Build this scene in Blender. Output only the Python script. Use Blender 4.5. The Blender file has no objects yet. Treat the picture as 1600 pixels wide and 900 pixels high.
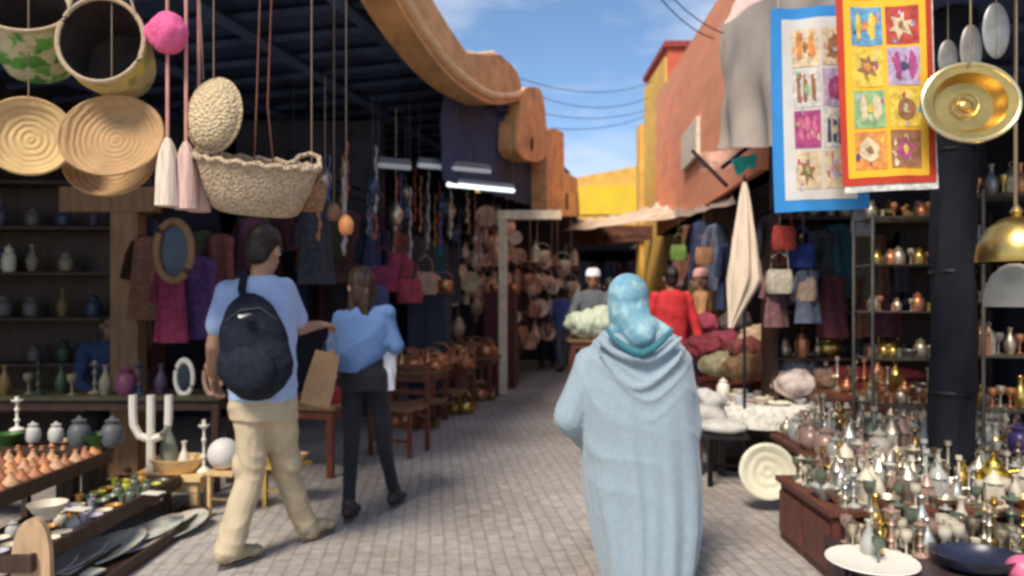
import bpy, bmesh, math, random
from mathutils import Vector, Matrix, noise
sc = bpy.context.scene
COL = sc.collection
R = math.radians
PI = math.pi

# ---------------------------------------------------------------- camera, sky, sun, exposure
cam_d = bpy.data.cameras.new('camera'); cam = bpy.data.objects.new('camera', cam_d); COL.objects.link(cam)
cam.location = (0, 0, 1.45); cam.rotation_euler = (R(90), 0, 0)
cam_d.sensor_width = 36; cam_d.lens = 26; cam_d.shift_y = 15/1600
cam_d.clip_start = 0.05; cam_d.clip_end = 800
cam_d.dof.use_dof = True; cam_d.dof.focus_distance = 1.8; cam_d.dof.aperture_fstop = 2.8   # focused too near: the whole lane is a little soft
sc.camera = cam
SUN_EL, SUN_AZ = R(50), R(180 + 27)          # sun behind the camera, a little to its left (azimuth clockwise from +Y)
w = bpy.data.worlds.new('World'); sc.world = w; w.use_nodes = True
nt = w.node_tree; nt.nodes.clear()
wo = nt.nodes.new('ShaderNodeOutputWorld'); bg = nt.nodes.new('ShaderNodeBackground')
sky = nt.nodes.new('ShaderNodeTexSky'); sky.sky_type = 'NISHITA'; sky.sun_disc = False
sky.sun_elevation = SUN_EL; sky.sun_rotation = SUN_AZ; sky.air_density = 1.0; sky.dust_density = 0.1; sky.ozone_density = 4.5
tc = nt.nodes.new('ShaderNodeTexCoord'); mp = nt.nodes.new('ShaderNodeMapping'); mp.inputs['Scale'].default_value = (1.5, 1.5, 4.5)
nz = nt.nodes.new('ShaderNodeTexNoise'); nz.inputs['Scale'].default_value = 1.9; nz.inputs['Detail'].default_value = 7; nz.inputs['Roughness'].default_value = .6
cr = nt.nodes.new('ShaderNodeValToRGB'); cr.color_ramp.elements[0].position = .40; cr.color_ramp.elements[1].position = .70
mx = nt.nodes.new('ShaderNodeMix'); mx.data_type = 'RGBA'; mx.inputs[7].default_value = (5.2, 5.5, 6.2, 1)
nt.links.new(tc.outputs['Generated'], mp.inputs['Vector']); nt.links.new(mp.outputs[0], nz.inputs['Vector'])
nt.links.new(nz.outputs['Fac'], cr.inputs['Fac']); nt.links.new(cr.outputs['Color'], mx.inputs['Factor'])
nt.links.new(sky.outputs[0], mx.inputs[6]); nt.links.new(mx.outputs[2], bg.inputs['Color'])
bg.inputs['Strength'].default_value = 0.105
nt.links.new(bg.outputs[0], wo.inputs[0])
sd = bpy.data.lights.new('sun', 'SUN'); sd.energy = 3.0; sd.angle = R(18); sd.color = (1, .89, .74)
so = bpy.data.objects.new('sun', sd); COL.objects.link(so)
sdir = Vector((math.sin(SUN_AZ)*math.cos(SUN_EL), math.cos(SUN_AZ)*math.cos(SUN_EL), math.sin(SUN_EL)))
so.rotation_euler = sdir.to_track_quat('Z', 'Y').to_euler()
so.location = (0, -5, 12)
vs = sc.view_settings; vs.view_transform = 'Standard'; vs.look = 'None'; vs.exposure = 0.62; vs.gamma = 1; vs.use_curve_mapping = False
sc.cycles.max_bounces = 6; sc.cycles.diffuse_bounces = 3; sc.cycles.glossy_bounces = 3; sc.cycles.transmission_bounces = 4
sc.cycles.use_denoising = True; sc.cycles.filter_width = 2.4; sc.cycles.caustics_reflective = False; sc.cycles.caustics_refractive = False

# ---------------------------------------------------------------- helpers
def W(px, py, D):
    return Vector(((px-800)/1155*D, D, 1.45+(465-py)/1155*D))
LROT, RROT = -math.atan(.216), -math.atan(.05)
def L(D, off=0, z=0): return Vector((-3.1+.216*D-off, D, z))
def RR(D, off=0, z=0): return Vector((1.6+.05*D+off, D, z))
rnd = random.Random(7)

class MB:
    def __init__(s): s.v = []; s.f = []; s.m = []
    def add(s, vs, fs, mi=0):
        o = len(s.v); s.v += [Vector(p) for p in vs]; s.f += [tuple(i+o for i in f) for f in fs]; s.m += [mi]*len(fs); return s
    def box(s, c, d, rz=0, mi=0, M=None, taper=1.0):
        x, y, z = d[0]/2, d[1]/2, d[2]/2
        pts = [Vector((sx*x*(taper if sz > 0 else 1), sy*y*(taper if sz > 0 else 1), sz*z)) for sz in (-1, 1) for sy in (-1, 1) for sx in (-1, 1)]
        if M is None: M = Matrix.Rotation(rz, 3, 'Z')
        return s.add([M @ p + Vector(c) for p in pts], [(0,2,3,1),(4,5,7,6),(0,1,5,4),(2,6,7,3),(0,4,6,2),(1,3,7,5)], mi)
    def grid(s, rows, closed=True, cap=True, mi=0):
        n = len(rows[0]); o = len(s.v)
        for r in rows: s.v += [Vector(p) for p in r]
        fs = []
        for i in range(len(rows)-1):
            for j in range(n if closed else n-1):
                k = (j+1) % n
                fs.append((o+i*n+j, o+i*n+k, o+(i+1)*n+k, o+(i+1)*n+j))
        if cap and closed:
            fs.append(tuple(o+j for j in reversed(range(n)))); fs.append(tuple(o+(len(rows)-1)*n+j for j in range(n)))
        s.f += fs; s.m += [mi]*len(fs); return s
    def lathe(s, prof, c=(0,0,0), seg=18, M=None, cap=True, mi=0, sq=1.0):
        M = M or Matrix.Identity(3); c = Vector(c)
        rows = [[M @ Vector((max(r, .0004)*math.cos(2*PI*j/seg), max(r, .0004)*math.sin(2*PI*j/seg)*sq, z)) + c for j in range(seg)] for r, z in prof]
        return s.grid(rows, True, cap, mi)
    def tube(s, pts, r, seg=6, mi=0):
        pts = [Vector(p) for p in pts]; rows = []
        rr = r if isinstance(r, (list, tuple)) else [r]*len(pts)
        for i, p in enumerate(pts):
            d = (pts[min(i+1, len(pts)-1)] - pts[max(i-1, 0)]).normalized()
            a = d.cross(Vector((0, 0, 1)) if abs(d.z) < .9 else Vector((1, 0, 0))).normalized(); b = d.cross(a)
            rows.append([p + rr[i]*(a*math.cos(2*PI*j/seg) + b*math.sin(2*PI*j/seg)) for j in range(seg)])
        return s.grid(rows, True, True, mi)
    def cap(s, p0, p1, r0, r1, seg=12, mi=0):
        p0, p1 = Vector(p0), Vector(p1); d = p1-p0; ln = d.length
        d = d/ln if ln > 1e-6 else Vector((0, 0, 1))
        q = [p0 - d*r0*math.cos(a) for a in (0.25, .7, 1.15)]; pts = q + [p0, p1] + [p1 + d*r1*math.cos(a) for a in (1.15, .7, .25)]
        rs = [r0*math.sin(a) for a in (.25, .7, 1.15)] + [r0, r1] + [r1*math.sin(a) for a in (1.15, .7, .25)]
        a = d.cross(Vector((0, 0, 1)) if abs(d.z) < .9 else Vector((1, 0, 0))).normalized(); b = d.cross(a)
        return s.grid([[p + r*(a*math.cos(2*PI*j/seg)+b*math.sin(2*PI*j/seg)) for j in range(seg)] for p, r in zip(pts, rs)], True, True, mi)
    def ell(s, c, r, M=None, seg=16, rings=10, mi=0):
        M = M or Matrix.Identity(3)
        return s.grid([[Vector(c) + M @ Vector((r[0]*math.sin(t)*math.cos(2*PI*j/seg), r[1]*math.sin(t)*math.sin(2*PI*j/seg), -r[2]*math.cos(t))) for j in range(seg)]
                       for t in [PI*(i+.15)/(rings-.7) for i in range(rings)]], True, True, mi)
    def loft(s, rings, n=24, mi=0):      # rings: (cx, cy, cz, hw, hd, yaw)
        rows = []
        for cx, cy, cz, hw, hd, yaw in rings:
            ca, sa = math.cos(yaw), math.sin(yaw); row = []
            for j in range(n):
                t = 2*PI*j/n; x, y = hw*math.copysign(abs(math.cos(t))**.85, math.cos(t)), hd*math.copysign(abs(math.sin(t))**.85, math.sin(t))
                row.append((cx+x*ca-y*sa, cy+x*sa+y*ca, cz))
            rows.append(row)
        return s.grid(rows, True, True, mi)
    def prism(s, poly, vec, mi=0):
        n = len(poly); poly = [Vector(p) for p in poly]; vec = Vector(vec)
        return s.add(poly+[p+vec for p in poly], [tuple(range(n)), tuple(reversed(range(n, 2*n)))] + [(i, i+n, (i+1) % n+n, (i+1) % n) for i in range(n)], mi)
    def shift(s, d):
        d = Vector(d); s.v = [p+d for p in s.v]; return s
    def mesh(s, name, mats=(), smooth=True):
        me = bpy.data.meshes.new(name); me.from_pydata([tuple(p) for p in s.v], [], s.f)
        for m in mats: me.materials.append(m)
        for p, mi in zip(me.polygons, s.m): p.material_index = mi
        bm = bmesh.new(); bm.from_mesh(me); bmesh.ops.recalc_face_normals(bm, faces=bm.faces); bm.to_mesh(me); bm.free()
        if smooth:
            me.shade_smooth()
            try: me.set_sharp_from_angle(angle=R(40))
            except Exception: pass
        me.update(); return me
    def build(s, name, mat, parent=None, smooth=True, loc=None, rz=0):
        mats = mat if isinstance(mat, (list, tuple)) else [mat]
        o = bpy.data.objects.new(name, s.mesh(name, mats, smooth)); COL.objects.link(o)
        if parent: o.parent = parent
        if loc is not None: o.location = loc
        o.rotation_euler.z = rz
        return o

def tag(o, label=None, cat=None, group=None, kind=None):
    if label: o['label'] = label
    if cat: o['category'] = cat
    if group: o['group'] = group
    if kind: o['kind'] = kind
    return o
def empty(name, loc=(0,0,0), rz=0, label=None, cat=None, group=None):
    o = bpy.data.objects.new(name, None); COL.objects.link(o); o.empty_display_size = .1
    o.location = loc; o.rotation_euler.z = rz
    return tag(o, label, cat, group)
def sculpt(name, mb, mat, parent=None, vox=.008, disp=None, smooth=6):
    o = mb.build(name, mat, parent)
    m = o.modifiers.new('r', 'REMESH'); m.mode = 'VOXEL'; m.voxel_size = vox; m.use_smooth_shade = True
    s_ = o.modifiers.new('s', 'SMOOTH'); s_.iterations = smooth; s_.factor = .5
    dg = bpy.context.evaluated_depsgraph_get(); me = bpy.data.meshes.new_from_object(o.evaluated_get(dg)); o.modifiers.clear()
    o.data = me
    if not len(me.materials):
        for q in (mat if isinstance(mat, (list, tuple)) else [mat]): me.materials.append(q)
    if disp:
        for v, nrm in zip(me.vertices, [tuple(v.normal) for v in me.vertices]):
            v.co = Vector(v.co) + Vector(nrm)*disp(v.co, Vector(nrm))
    me.shade_smooth(); return o

# ---------------------------------------------------------------- materials
_M = {}
def mat(name, col, rough=.7, metal=0, var=.25, scale=9, bump=.15, spec=.4, pat=None, col2=None, em=0, sss=0, alpha=None, trans=0, det=5, coord='Object', stretch=(1,1,1), sheen=0):
    if name in _M: return _M[name]
    m = bpy.data.materials.new(name); m.use_nodes = True; t = m.node_tree; b = t.nodes['Principled BSDF']
    N = t.nodes.new; K = t.links.new
    tcn = N('ShaderNodeTexCoord'); mp_ = N('ShaderNodeMapping'); mp_.inputs['Scale'].default_value = stretch; K(tcn.outputs[coord], mp_.inputs[0])
    n = N('ShaderNodeTexNoise'); n.inputs['Scale'].default_value = scale; n.inputs['Detail'].default_value = det; n.inputs['Roughness'].default_value = .62; K(mp_.outputs[0], n.inputs['Vector'])
    r = N('ShaderNodeValToRGB'); e = r.color_ramp.elements
    e[0].position = .3; e[1].position = .72
    c2 = col2
    lo = tuple(max(0, c*(1-var)) for c in col); hi = tuple(min(1, c*(1+var)) for c in (c2 or col))
    e[0].color = (*lo, 1); e[1].color = (*hi, 1); K(n.outputs['Fac'], r.inputs[0])
    cout = r.outputs[0]; hgt = n.outputs['Fac']
    if pat:
        cout, hgt = pat(t, N, K, mp_, cout, hgt)
    K(cout, b.inputs['Base Color'])
    b.inputs['Roughness'].default_value = rough; b.inputs['Metallic'].default_value = metal
    b.inputs['Specular IOR Level'].default_value = spec
    if sheen: b.inputs['Sheen Weight'].default_value = sheen
    if trans: b.inputs['Transmission Weight'].default_value = trans
    if sss: b.inputs['Subsurface Weight'].default_value = sss; b.inputs['Subsurface Radius'].default_value = (.02, .008, .004)
    if bump:
        bp = N('ShaderNodeBump'); bp.inputs['Strength'].default_value = bump; bp.inputs['Distance'].default_value = .01; K(hgt, bp.inputs['Height']); K(bp.outputs[0], b.inputs['Normal'])
    if em:
        K(cout, b.inputs['Emission Color']); b.inputs['Emission Strength'].default_value = em
    _M[name] = m; return m
def mixc(t, N, K, fac, a, bcol, mode='MIX'):
    q = N('ShaderNodeMix'); q.data_type = 'RGBA'; q.blend_type = mode
    if isinstance(fac, (int, float)): q.inputs[0].default_value = fac
    else: K(fac, q.inputs[0])
    for sock, val in ((q.inputs[6], a), (q.inputs[7], bcol)):
        if isinstance(val, tuple): sock.default_value = (*val, 1)
        else: K(val, sock)
    return q.outputs[2]
def P_weave(sc_=60, dark=(.25,.17,.08), amt=.55):
    def f(t, N, K, mp_, c, h):
        wv = N('ShaderNodeTexVoronoi'); wv.inputs['Scale'].default_value = sc_; K(mp_.outputs[0], wv.inputs['Vector'])
        rr = N('ShaderNodeValToRGB'); rr.color_ramp.elements[0].position = .25; rr.color_ramp.elements[1].position = .8; K(wv.outputs['Distance'], rr.inputs[0])
        mth = N('ShaderNodeMath'); mth.operation = 'MULTIPLY'; mth.inputs[1].default_value = amt; K(rr.outputs[0], mth.inputs[0])
        inv = N('ShaderNodeMath'); inv.operation = 'SUBTRACT'; inv.inputs[0].default_value = 1; K(rr.outputs[0], inv.inputs[1])
        return mixc(t, N, K, mth.outputs[0], c, dark), inv.outputs[0]
    return f
def P_rings(sc_=22, dark=(.3,.17,.07), amt=.5, typ='RINGS', dirn='Y'):
    def f(t, N, K, mp_, c, h):
        wv = N('ShaderNodeTexWave'); wv.wave_type = typ
        if typ == 'RINGS': wv.rings_direction = dirn
        else: wv.bands_direction = dirn
        wv.inputs['Scale'].default_value = sc_; wv.inputs['Distortion'].default_value = 2.6; wv.inputs['Detail'].default_value = 3
        K(mp_.outputs[0], wv.inputs['Vector'])
        mth = N('ShaderNodeMath'); mth.operation = 'MULTIPLY'; mth.inputs[1].default_value = amt; K(wv.outputs['Fac'], mth.inputs[0])
        return mixc(t, N, K, mth.outputs[0], c, dark), wv.outputs['Fac']
    return f
def P_spots(sc_=20, cols=((.1,.4,.45),), lo=.3, amt=1, noise_sc=None):
    def f(t, N, K, mp_, c, h):
        out = c
        for i, cc in enumerate(cols):
            v = N('ShaderNodeTexNoise'); v.inputs['Scale'].default_value = sc_*(1+.35*i); v.inputs['Detail'].default_value = 3
            m2 = N('ShaderNodeMapping'); m2.inputs['Location'].default_value = (3.1*i+1, 5.7*i, 2.2*i); K(mp_.outputs[0], m2.inputs[0]); K(m2.outputs[0], v.inputs['Vector'])
            rr = N('ShaderNodeValToRGB'); rr.color_ramp.elements[0].position = .5+.02*i; rr.color_ramp.elements[1].position = .58+.02*i; K(v.outputs['Fac'], rr.inputs[0])
            mth = N('ShaderNodeMath'); mth.operation = 'MULTIPLY'; mth.inputs[1].default_value = amt; K(rr.outputs[0], mth.inputs[0])
            out = mixc(t, N, K, mth.outputs[0], out, cc)
        return out, h
    return f
def P_brick(t, N, K, mp_, c, h):
    bt = N('ShaderNodeTexBrick'); bt.inputs['Scale'].default_value = 1; bt.inputs['Brick Width'].default_value = .17; bt.inputs['Row Height'].default_value = .085
    bt.inputs['Mortar Size'].default_value = .009; bt.inputs['Mortar Smooth'].default_value = .3; bt.inputs['Bias'].default_value = 0
    m2 = N('ShaderNodeMapping'); m2.inputs['Rotation'].default_value = (0, 0, R(84)); K(mp_.outputs[0], m2.inputs[0])
    dn = N('ShaderNodeTexNoise'); dn.inputs['Scale'].default_value = 2.2; K(mp_.outputs[0], dn.inputs['Vector'])
    sm = N('ShaderNodeVectorMath'); sm.operation = 'SCALE'; sm.inputs['Scale'].default_value = .05; K(dn.outputs['Color'], sm.inputs[0])
    ad = N('ShaderNodeVectorMath'); K(m2.outputs[0], ad.inputs[0]); K(sm.outputs[0], ad.inputs[1]); K(ad.outputs[0], bt.inputs['Vector'])
    bt.inputs['Color1'].default_value = (.90, .89, .89, 1); bt.inputs['Color2'].default_value = (1.05, 1.03, 1, 1); bt.inputs['Mortar'].default_value = (.74, .71, .69, 1)
    big = N('ShaderNodeTexNoise'); big.inputs['Scale'].default_value = .55; big.inputs['Detail'].default_value = 6; K(mp_.outputs[0], big.inputs['Vector'])
    rr = N('ShaderNodeValToRGB'); rr.color_ramp.elements[0].position = .35; rr.color_ramp.elements[0].color = (.70, .63, .58, 1); rr.color_ramp.elements[1].position = .65; rr.color_ramp.elements[1].color = (1.08, 1.06, 1.04, 1); K(big.outputs['Fac'], rr.inputs[0])
    o = mixc(t, N, K, 1.0, c, bt.outputs['Color'], 'MULTIPLY'); o = mixc(t, N, K, 1.0, o, rr.outputs[0], 'MULTIPLY')
    iv = N('ShaderNodeMath'); iv.operation = 'MULTIPLY_ADD'; iv.inputs[1].default_value = -.9; K(bt.outputs['Fac'], iv.inputs[0]); K(h, iv.inputs[2])
    return o, iv.outputs[0]
def P_plaster(stain=(.45,.25,.16), amt=.45):
    def f(t, N, K, mp_, c, h):
        v = N('ShaderNodeTexNoise'); v.inputs['Scale'].default_value = 1.3; v.inputs['Detail'].default_value = 8
        m2 = N('ShaderNodeMapping'); m2.inputs['Scale'].default_value = (1.1, .3, 1.0); K(mp_.outputs[0], m2.inputs[0]); K(m2.outputs[0], v.inputs['Vector'])
        rr = N('ShaderNodeValToRGB'); rr.color_ramp.elements[0].position = .45; rr.color_ramp.elements[1].position = .7; K(v.outputs['Fac'], rr.inputs[0])
        mth = N('ShaderNodeMath'); mth.operation = 'MULTIPLY'; mth.inputs[1].default_value = amt; K(rr.outputs[0], mth.inputs[0])
        return mixc(t, N, K, mth.outputs[0], c, stain), h
    return f
ground_m = mat('paving', (.42, .405, .39), .88, var=.22, scale=14, bump=.4, pat=P_brick)
orange_m = mat('orange_plaster', (.74, .39, .16), .9, var=.35, scale=5, bump=.6, stretch=(1,.4,1), pat=P_plaster((.62,.42,.24), .6))
cream_m = mat('cream_plaster', (.80, .52, .28), .9, var=.15, scale=4, bump=.3)
salmon_m = mat('salmon_plaster', (.86, .32, .17), .9, var=.15, scale=4, bump=.25, stretch=(1,.3,1), pat=P_plaster((.66,.36,.20), .4))
redw_m = mat('red_plaster', (.6, .13, .07), .9, var=.15, scale=2, bump=.4)
ochre_m = mat('ochre_plaster', (.80, .48, .10), .9, var=.22, scale=4, bump=.4, pat=P_plaster((.6,.3,.12), .4))
yellow_m = mat('yellow_paint', (.85, .58, .04), .8, var=.1, scale=2, bump=.2, pat=P_plaster((.7,.48,.08), .4))
navy_m = mat('navy_cloth', (.035, .055, .13), .85, var=.4, scale=2.5, bump=.5)
navy2_m = mat('navy_boards', (.055, .08, .16), .8, var=.5, scale=3, bump=.5, stretch=(1,.15,1))
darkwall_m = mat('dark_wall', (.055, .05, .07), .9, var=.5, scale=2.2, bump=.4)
darkwood_m = mat('dark_wood', (.055, .03, .02), .6, var=.4, scale=6, bump=.3, stretch=(3,3,.6))
redwood_m = mat('red_wood', (.16, .045, .025), .5, var=.4, scale=6, bump=.3, stretch=(3,3,.6))
wood_m = mat('post_wood', (.24, .13, .06), .65, var=.35, scale=7, bump=.3, stretch=(3,3,.5))
palewood_m = mat('pale_wood', (.72, .50, .24), .55, var=.2, scale=8, bump=.2, stretch=(1,3,1))
tarp_m = mat('grey_tarp', (.44, .37, .31), .9, var=.15, scale=2.2, bump=.8, pat=P_plaster((.2,.19,.19), .3))
beigetarp_m = mat('beige_tarp', (.62, .42, .22), .9, var=.3, scale=2.5, bump=.8, col2=(.6,.5,.42))
iron_m = mat('dark_iron', (.05, .05, .055), .45, 1, var=.3)
cord_m = mat('cord_brown', (.26, .19, .12), .9, var=.2, scale=60)
rope_m = mat('rope', (.45, .34, .22), .9, var=.2, scale=60)
# ---------------------------------------------------------------- the setting
g = MB(); g.add([(-300,-300,0),(300,-300,0),(300,300,0),(-300,300,0)], [(0,1,2,3)])
tag(g.build('ground', ground_m), kind='structure')

def fasc(D, z, t=0): # point on the plane of the scalloped parapet of the row with the canopy
    return Vector((-2.2+.216*D - t, D, z))
def from_px(px, py):
    D = 2.2/(.216-(px-800)/1155); return fasc(D, 1.45+(465-py)/1155*D)
def curve_pts(seq, n=5):  # catmull-rom through pixel points
    out = []
    for i in range(len(seq)-1):
        p0, p1, p2, p3 = seq[max(i-1, 0)], seq[i], seq[i+1], seq[min(i+2, len(seq)-1)]
        for k in range(n):
            t = k/n; out.append(tuple(.5*((2*p1[a])+(-p0[a]+p2[a])*t+(2*p0[a]-5*p1[a]+4*p2[a]-p3[a])*t*t+(-p0[a]+3*p1[a]-3*p2[a]+p3[a])*t**3) for a in (0, 1)))
    return out+[seq[-1]]
bl = empty('market_building', fasc(9, 0), 0, 'long orange market building whose scalloped parapet hangs over the dark canopy', 'building')
def bpart(mb, name, m, parent=bl): 
    return mb.shift(-bl.location).build(name, m, parent)
low1 = curve_pts([(560,-110),(600,-35),(640,38),(680,95),(715,132),(755,158),(785,163),(813,156)])
top1 = [(815,133),(808,112),(797,99),(782,86),(760,85),(731,84),(718,66),(700,40),(676,0),(640,-60),(600,-130)]
A = [from_px(*p) for p in low1+top1]
mb = MB(); mb.prism(A, (-.28, .06, 0)); p1 = bpart(mb, 'parapet', orange_m)
rim = MB(); pts = [from_px(*p)+Vector((.012, 0, .10)) for p in low1]; pts = [p+Vector((.015*noise.noise(p*4), 0, .02*noise.noise(p*5))) for p in pts]; rim.tube(pts, [.05+.016*noise.noise(p*6) for p in pts], 8)
pts = [from_px(*p)+Vector((-.1, 0, 0)) for p in top1]; pts = [p+Vector((0, 0, .05*noise.noise(p*3))) for p in pts]; rim.tube(pts, [.045+.02*noise.noise(p*5) for p in pts], 8)
bpart(rim, 'parapet_rim', cream_m)
# round head piece, its hole only a dark oval on the face
cP = (829, 195)
outl = curve_pts([(813,158),(818,140),(832,136),(845,141),(851,165),(854,200),(855,232),(850,247),(836,253),(818,247),(809,233),(810,200),(813,158)], 3)[:-1]
pts = [from_px(*p) for p in outl]
mb = MB(); mb.prism(pts, (-.28, .06, 0)); bpart(mb, 'parapet_end_piece', orange_m)
h = MB(); cc = from_px(831, 225); h.ell(cc+Vector((.01, 0, 0)), (.02, .16, .11)); bpart(h, 'hole_shade_oval', mat('opening_shade', (.2,.09,.03), .9))  # nothing is cut here; dark brown paints the shade of the hole
outl = [(855,338),(854,203),(866,201),(881,207),(882,268),(902,279),(906,338)]
mb = MB(); mb.prism([from_px(*p) for p in outl], (-.28, .06, 0)); bpart(mb, 'parapet_tower', orange_m)
h = MB(); h.box(from_px(885, 315)+Vector((.0,0,0)), (.04, .35, .32), LROT); bpart(h, 'small_window', mat('opening_shade', (.2,.09,.03), .9))  # solid block; the shade in the window opening is its brown colour
# roof over the stalls: boards on rafters
rf = MB(); e1, e2 = 2.9, 17.2
def roofz(D, o): return 4.02 + .02*(D-6) - .10*o
for D0, D1, zz in ((5.9, 17.2, 0),):
    rf.grid([[fasc(D, roofz(D, o)+zz, o+.14) for o in (0, 1.2, 2.6, 4.4)] for D in (5.6, 8, 11, 14, 17.2)], False, False)
    rf.grid([[fasc(D, roofz(D, o)+zz+.09, o+.14) for o in (0, 1.2, 2.6, 4.4)] for D in (5.6, 8, 11, 14, 17.2)], False, False)
roof = bpart(rf, 'roof', navy2_m)
ra = MB()
for D in [5.7+.55*i for i in range(21)]: ra.tube([fasc(D, roofz(D, .05)-.06, .2), fasc(D, roofz(D, 4.3)-.06, 4.4)], .045, 4)
for o in (.5, 1.5, 2.6, 3.6): ra.tube([fasc(5.6, roofz(5.6, o)-.13, o), fasc(17, roofz(17, o)-.13, o)], .06, 4)
r2 = bpart(ra, 'rafters', navy2_m); 
# walls behind and at the ends of the stalls
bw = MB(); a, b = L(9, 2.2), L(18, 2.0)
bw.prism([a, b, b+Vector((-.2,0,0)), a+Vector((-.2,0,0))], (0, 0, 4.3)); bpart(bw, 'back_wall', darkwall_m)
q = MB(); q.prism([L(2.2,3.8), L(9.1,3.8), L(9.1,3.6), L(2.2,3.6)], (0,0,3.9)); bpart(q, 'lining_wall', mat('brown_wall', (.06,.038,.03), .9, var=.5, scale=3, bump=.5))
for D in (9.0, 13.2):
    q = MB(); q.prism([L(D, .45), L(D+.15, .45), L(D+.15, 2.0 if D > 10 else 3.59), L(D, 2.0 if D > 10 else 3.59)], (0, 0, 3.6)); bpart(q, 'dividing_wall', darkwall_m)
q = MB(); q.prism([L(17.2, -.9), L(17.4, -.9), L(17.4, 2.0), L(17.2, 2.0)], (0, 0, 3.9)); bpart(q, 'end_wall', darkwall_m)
# navy cloth valance under the parapet
def drape_sheet(mb, A0, A1, B0, B1, nu=26, nv=10, amp=.03, sag=0.0, freq=9, th=.006, mi=0, ph=0):
    A0, A1, B0, B1 = map(Vector, (A0, A1, B0, B1)); rows = []; rows2 = []
    nrm = (A1-A0).cross(B0-A0).normalized()
    for i in range(nv+1):
        v = i/nv; ra_, rb = A0.lerp(B0, v), A1.lerp(B1, v); row = []; row2 = []
        for j in range(nu+1):
            u = j/nu; p = ra_.lerp(rb, u) + nrm*(amp*v*math.sin(freq*u*PI*2+ph+1.3*math.sin(3*v)) + amp*.8*noise.noise(Vector((u*5+ph, v*3, ph)))) - Vector((0, 0, sag*math.sin(PI*u)*(v if sag > 0 else 1)))
            row.append(p); row2.append(p+nrm*th)
        rows.append(row); rows2.append(row2)
    mb.grid(rows, False, False, mi); mb.grid(rows2, False, False, mi)
    n = nu+1; e = [r[0] for r in rows]; f = [r[0] for r in rows2]; mb.grid([e, f], False, False, mi)
    mb.grid([[r[-1] for r in rows], [r[-1] for r in rows2]], False, False, mi); mb.grid([rows[-1], rows2[-1]], False, False, mi); mb.grid([rows[0], rows2[0]], False, False, mi)
    return mb
va = MB(); drape_sheet(va, fasc(8.2, 4.05, .32), fasc(17.1, 4.3, .32), fasc(8.2, 2.75, .32), fasc(17.1, 3.35, .32), amp=.05, freq=12)
tag(va.build('valance', navy_m), 'navy cloth valance hanging under the scalloped orange parapet', 'awning')
# near canopy over the basket stall
cn = empty('canopy', (-3.4, 4.4, 3.3), 0, 'dark blue canopy of boards and beams above the hanging baskets', 'canopy')
def cnp(mb, name, m): return mb.shift(-cn.location).build(name, m, cn)
c_ = MB(); c_.prism([(-6.4,3.0,3.92),(-1.62,3.0,3.92),(-1.06,5.6,4.0),(-6.0,5.6,4.0)], (0,0,.06)); cnp(c_, 'roof_boards', navy2_m)
for i, y in enumerate([3.15+.4*k for k in range(6)]):
    b_ = MB(); b_.tube([(-6.2, y, 3.86), (-1.62+.2*(y-3), y, 3.87)], .04, 4); cnp(b_, 'beam', navy2_m)
# --- the salmon building and what is beyond it
rb = empty('salmon_building', (2.8, 11, 0), 0, 'salmon pink building with a sloping top edge above the awnings', 'building')
def rp(mb, name, m, root): return mb.shift(-root.location).build(name, m, root)
def rx(D): return 2.02+.081*(D-7)*0+.087*D*.6
q = MB(); q.prism([(2.42,7.2,2.7),(2.93,15,2.7),(2.93,15,5.5),(2.42,7.2,5.0)], (.3,0,0)); rp(q, 'upper_wall', salmon_m, rb)
q = MB(); q.tube([(2.52,7.2,5.03),(3.03,15,5.53)], .09, 6); rp(q, 'coping', orange_m, rb)
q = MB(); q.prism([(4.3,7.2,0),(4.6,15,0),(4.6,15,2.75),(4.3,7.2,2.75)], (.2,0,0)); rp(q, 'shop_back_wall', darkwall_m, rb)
q = MB(); q.prism([(2.5,7.2,2.7),(4.4,7.2,2.7),(4.7,15,2.7),(2.95,15,2.7)], (0,0,.12)); rp(q, 'floor_slab', darkwall_m, rb)
for Y in (10.6, 14.8):
    q = MB(); q.box((2.75+.06*(Y-7), Y, 1.35), (.28,.3,2.7)); rp(q, 'pillar', mat('pillar_plaster', (.5,.33,.2), .9), rb)
sgn = MB(); sgn.prism([(2.60,10.2,3.42),(2.69,11.5,3.42),(2.69,11.5,3.95),(2.60,10.2,3.95)], (-.06,0,0)); rp(sgn, 'wall_panel', mat('pale_panel', (.78,.66,.5), .8), rb)
tb = empty('tower_building', (3.6,16.4,0), 0, 'tall narrow building with a red front and ochre side above the salmon wall', 'building')
q = MB(); q.box((4.35,16.4,3.3), (2.3,2.4,6.6)); rp(q, 'wall', redw_m, tb)
q = MB(); q.prism([(3.19,15.2,0),(3.19,17.6,0),(3.19,17.6,6.4),(3.19,15.2,6.4)], (-.05,0,0)); rp(q, 'ochre_side', ochre_m, tb)
q = MB(); q.box((4.35,16.4,6.65), (2.45,2.55,.12)); rp(q, 'coping', mat('dark_red', (.3,.05,.04), .8), tb)
q = MB(); q.box((3.3,17.9,2.8), (.5,.5,5.6)); rp(q, 'pier', ochre_m, tb)
eb = empty('yellow_building', (2.5,22,0), 0, 'building closing the street with a bright yellow band over a dark passage', 'building')
q = MB(); q.prism([(-3,22,2.9),(6.5,22,2.9),(6.5,22,5.6),(4.0,22,5.42),(1.9,22,5.02),(-3,22,4.9)], (0,.3,0)); rp(q, 'wall', ochre_m, eb)
q = MB(); q.prism([(1.92,21.99,3.92),(3.98,21.99,3.92),(3.98,21.99,4.83),(1.92,21.99,4.72)], (0,-.03,0)); rp(q, 'yellow_band', yellow_m, eb)
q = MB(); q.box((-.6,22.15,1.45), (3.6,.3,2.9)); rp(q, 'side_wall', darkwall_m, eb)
q = MB(); q.box((5.2,22.15,1.45), (2.6,.3,2.9)); rp(q, 'side_wall', darkwall_m, eb)
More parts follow.
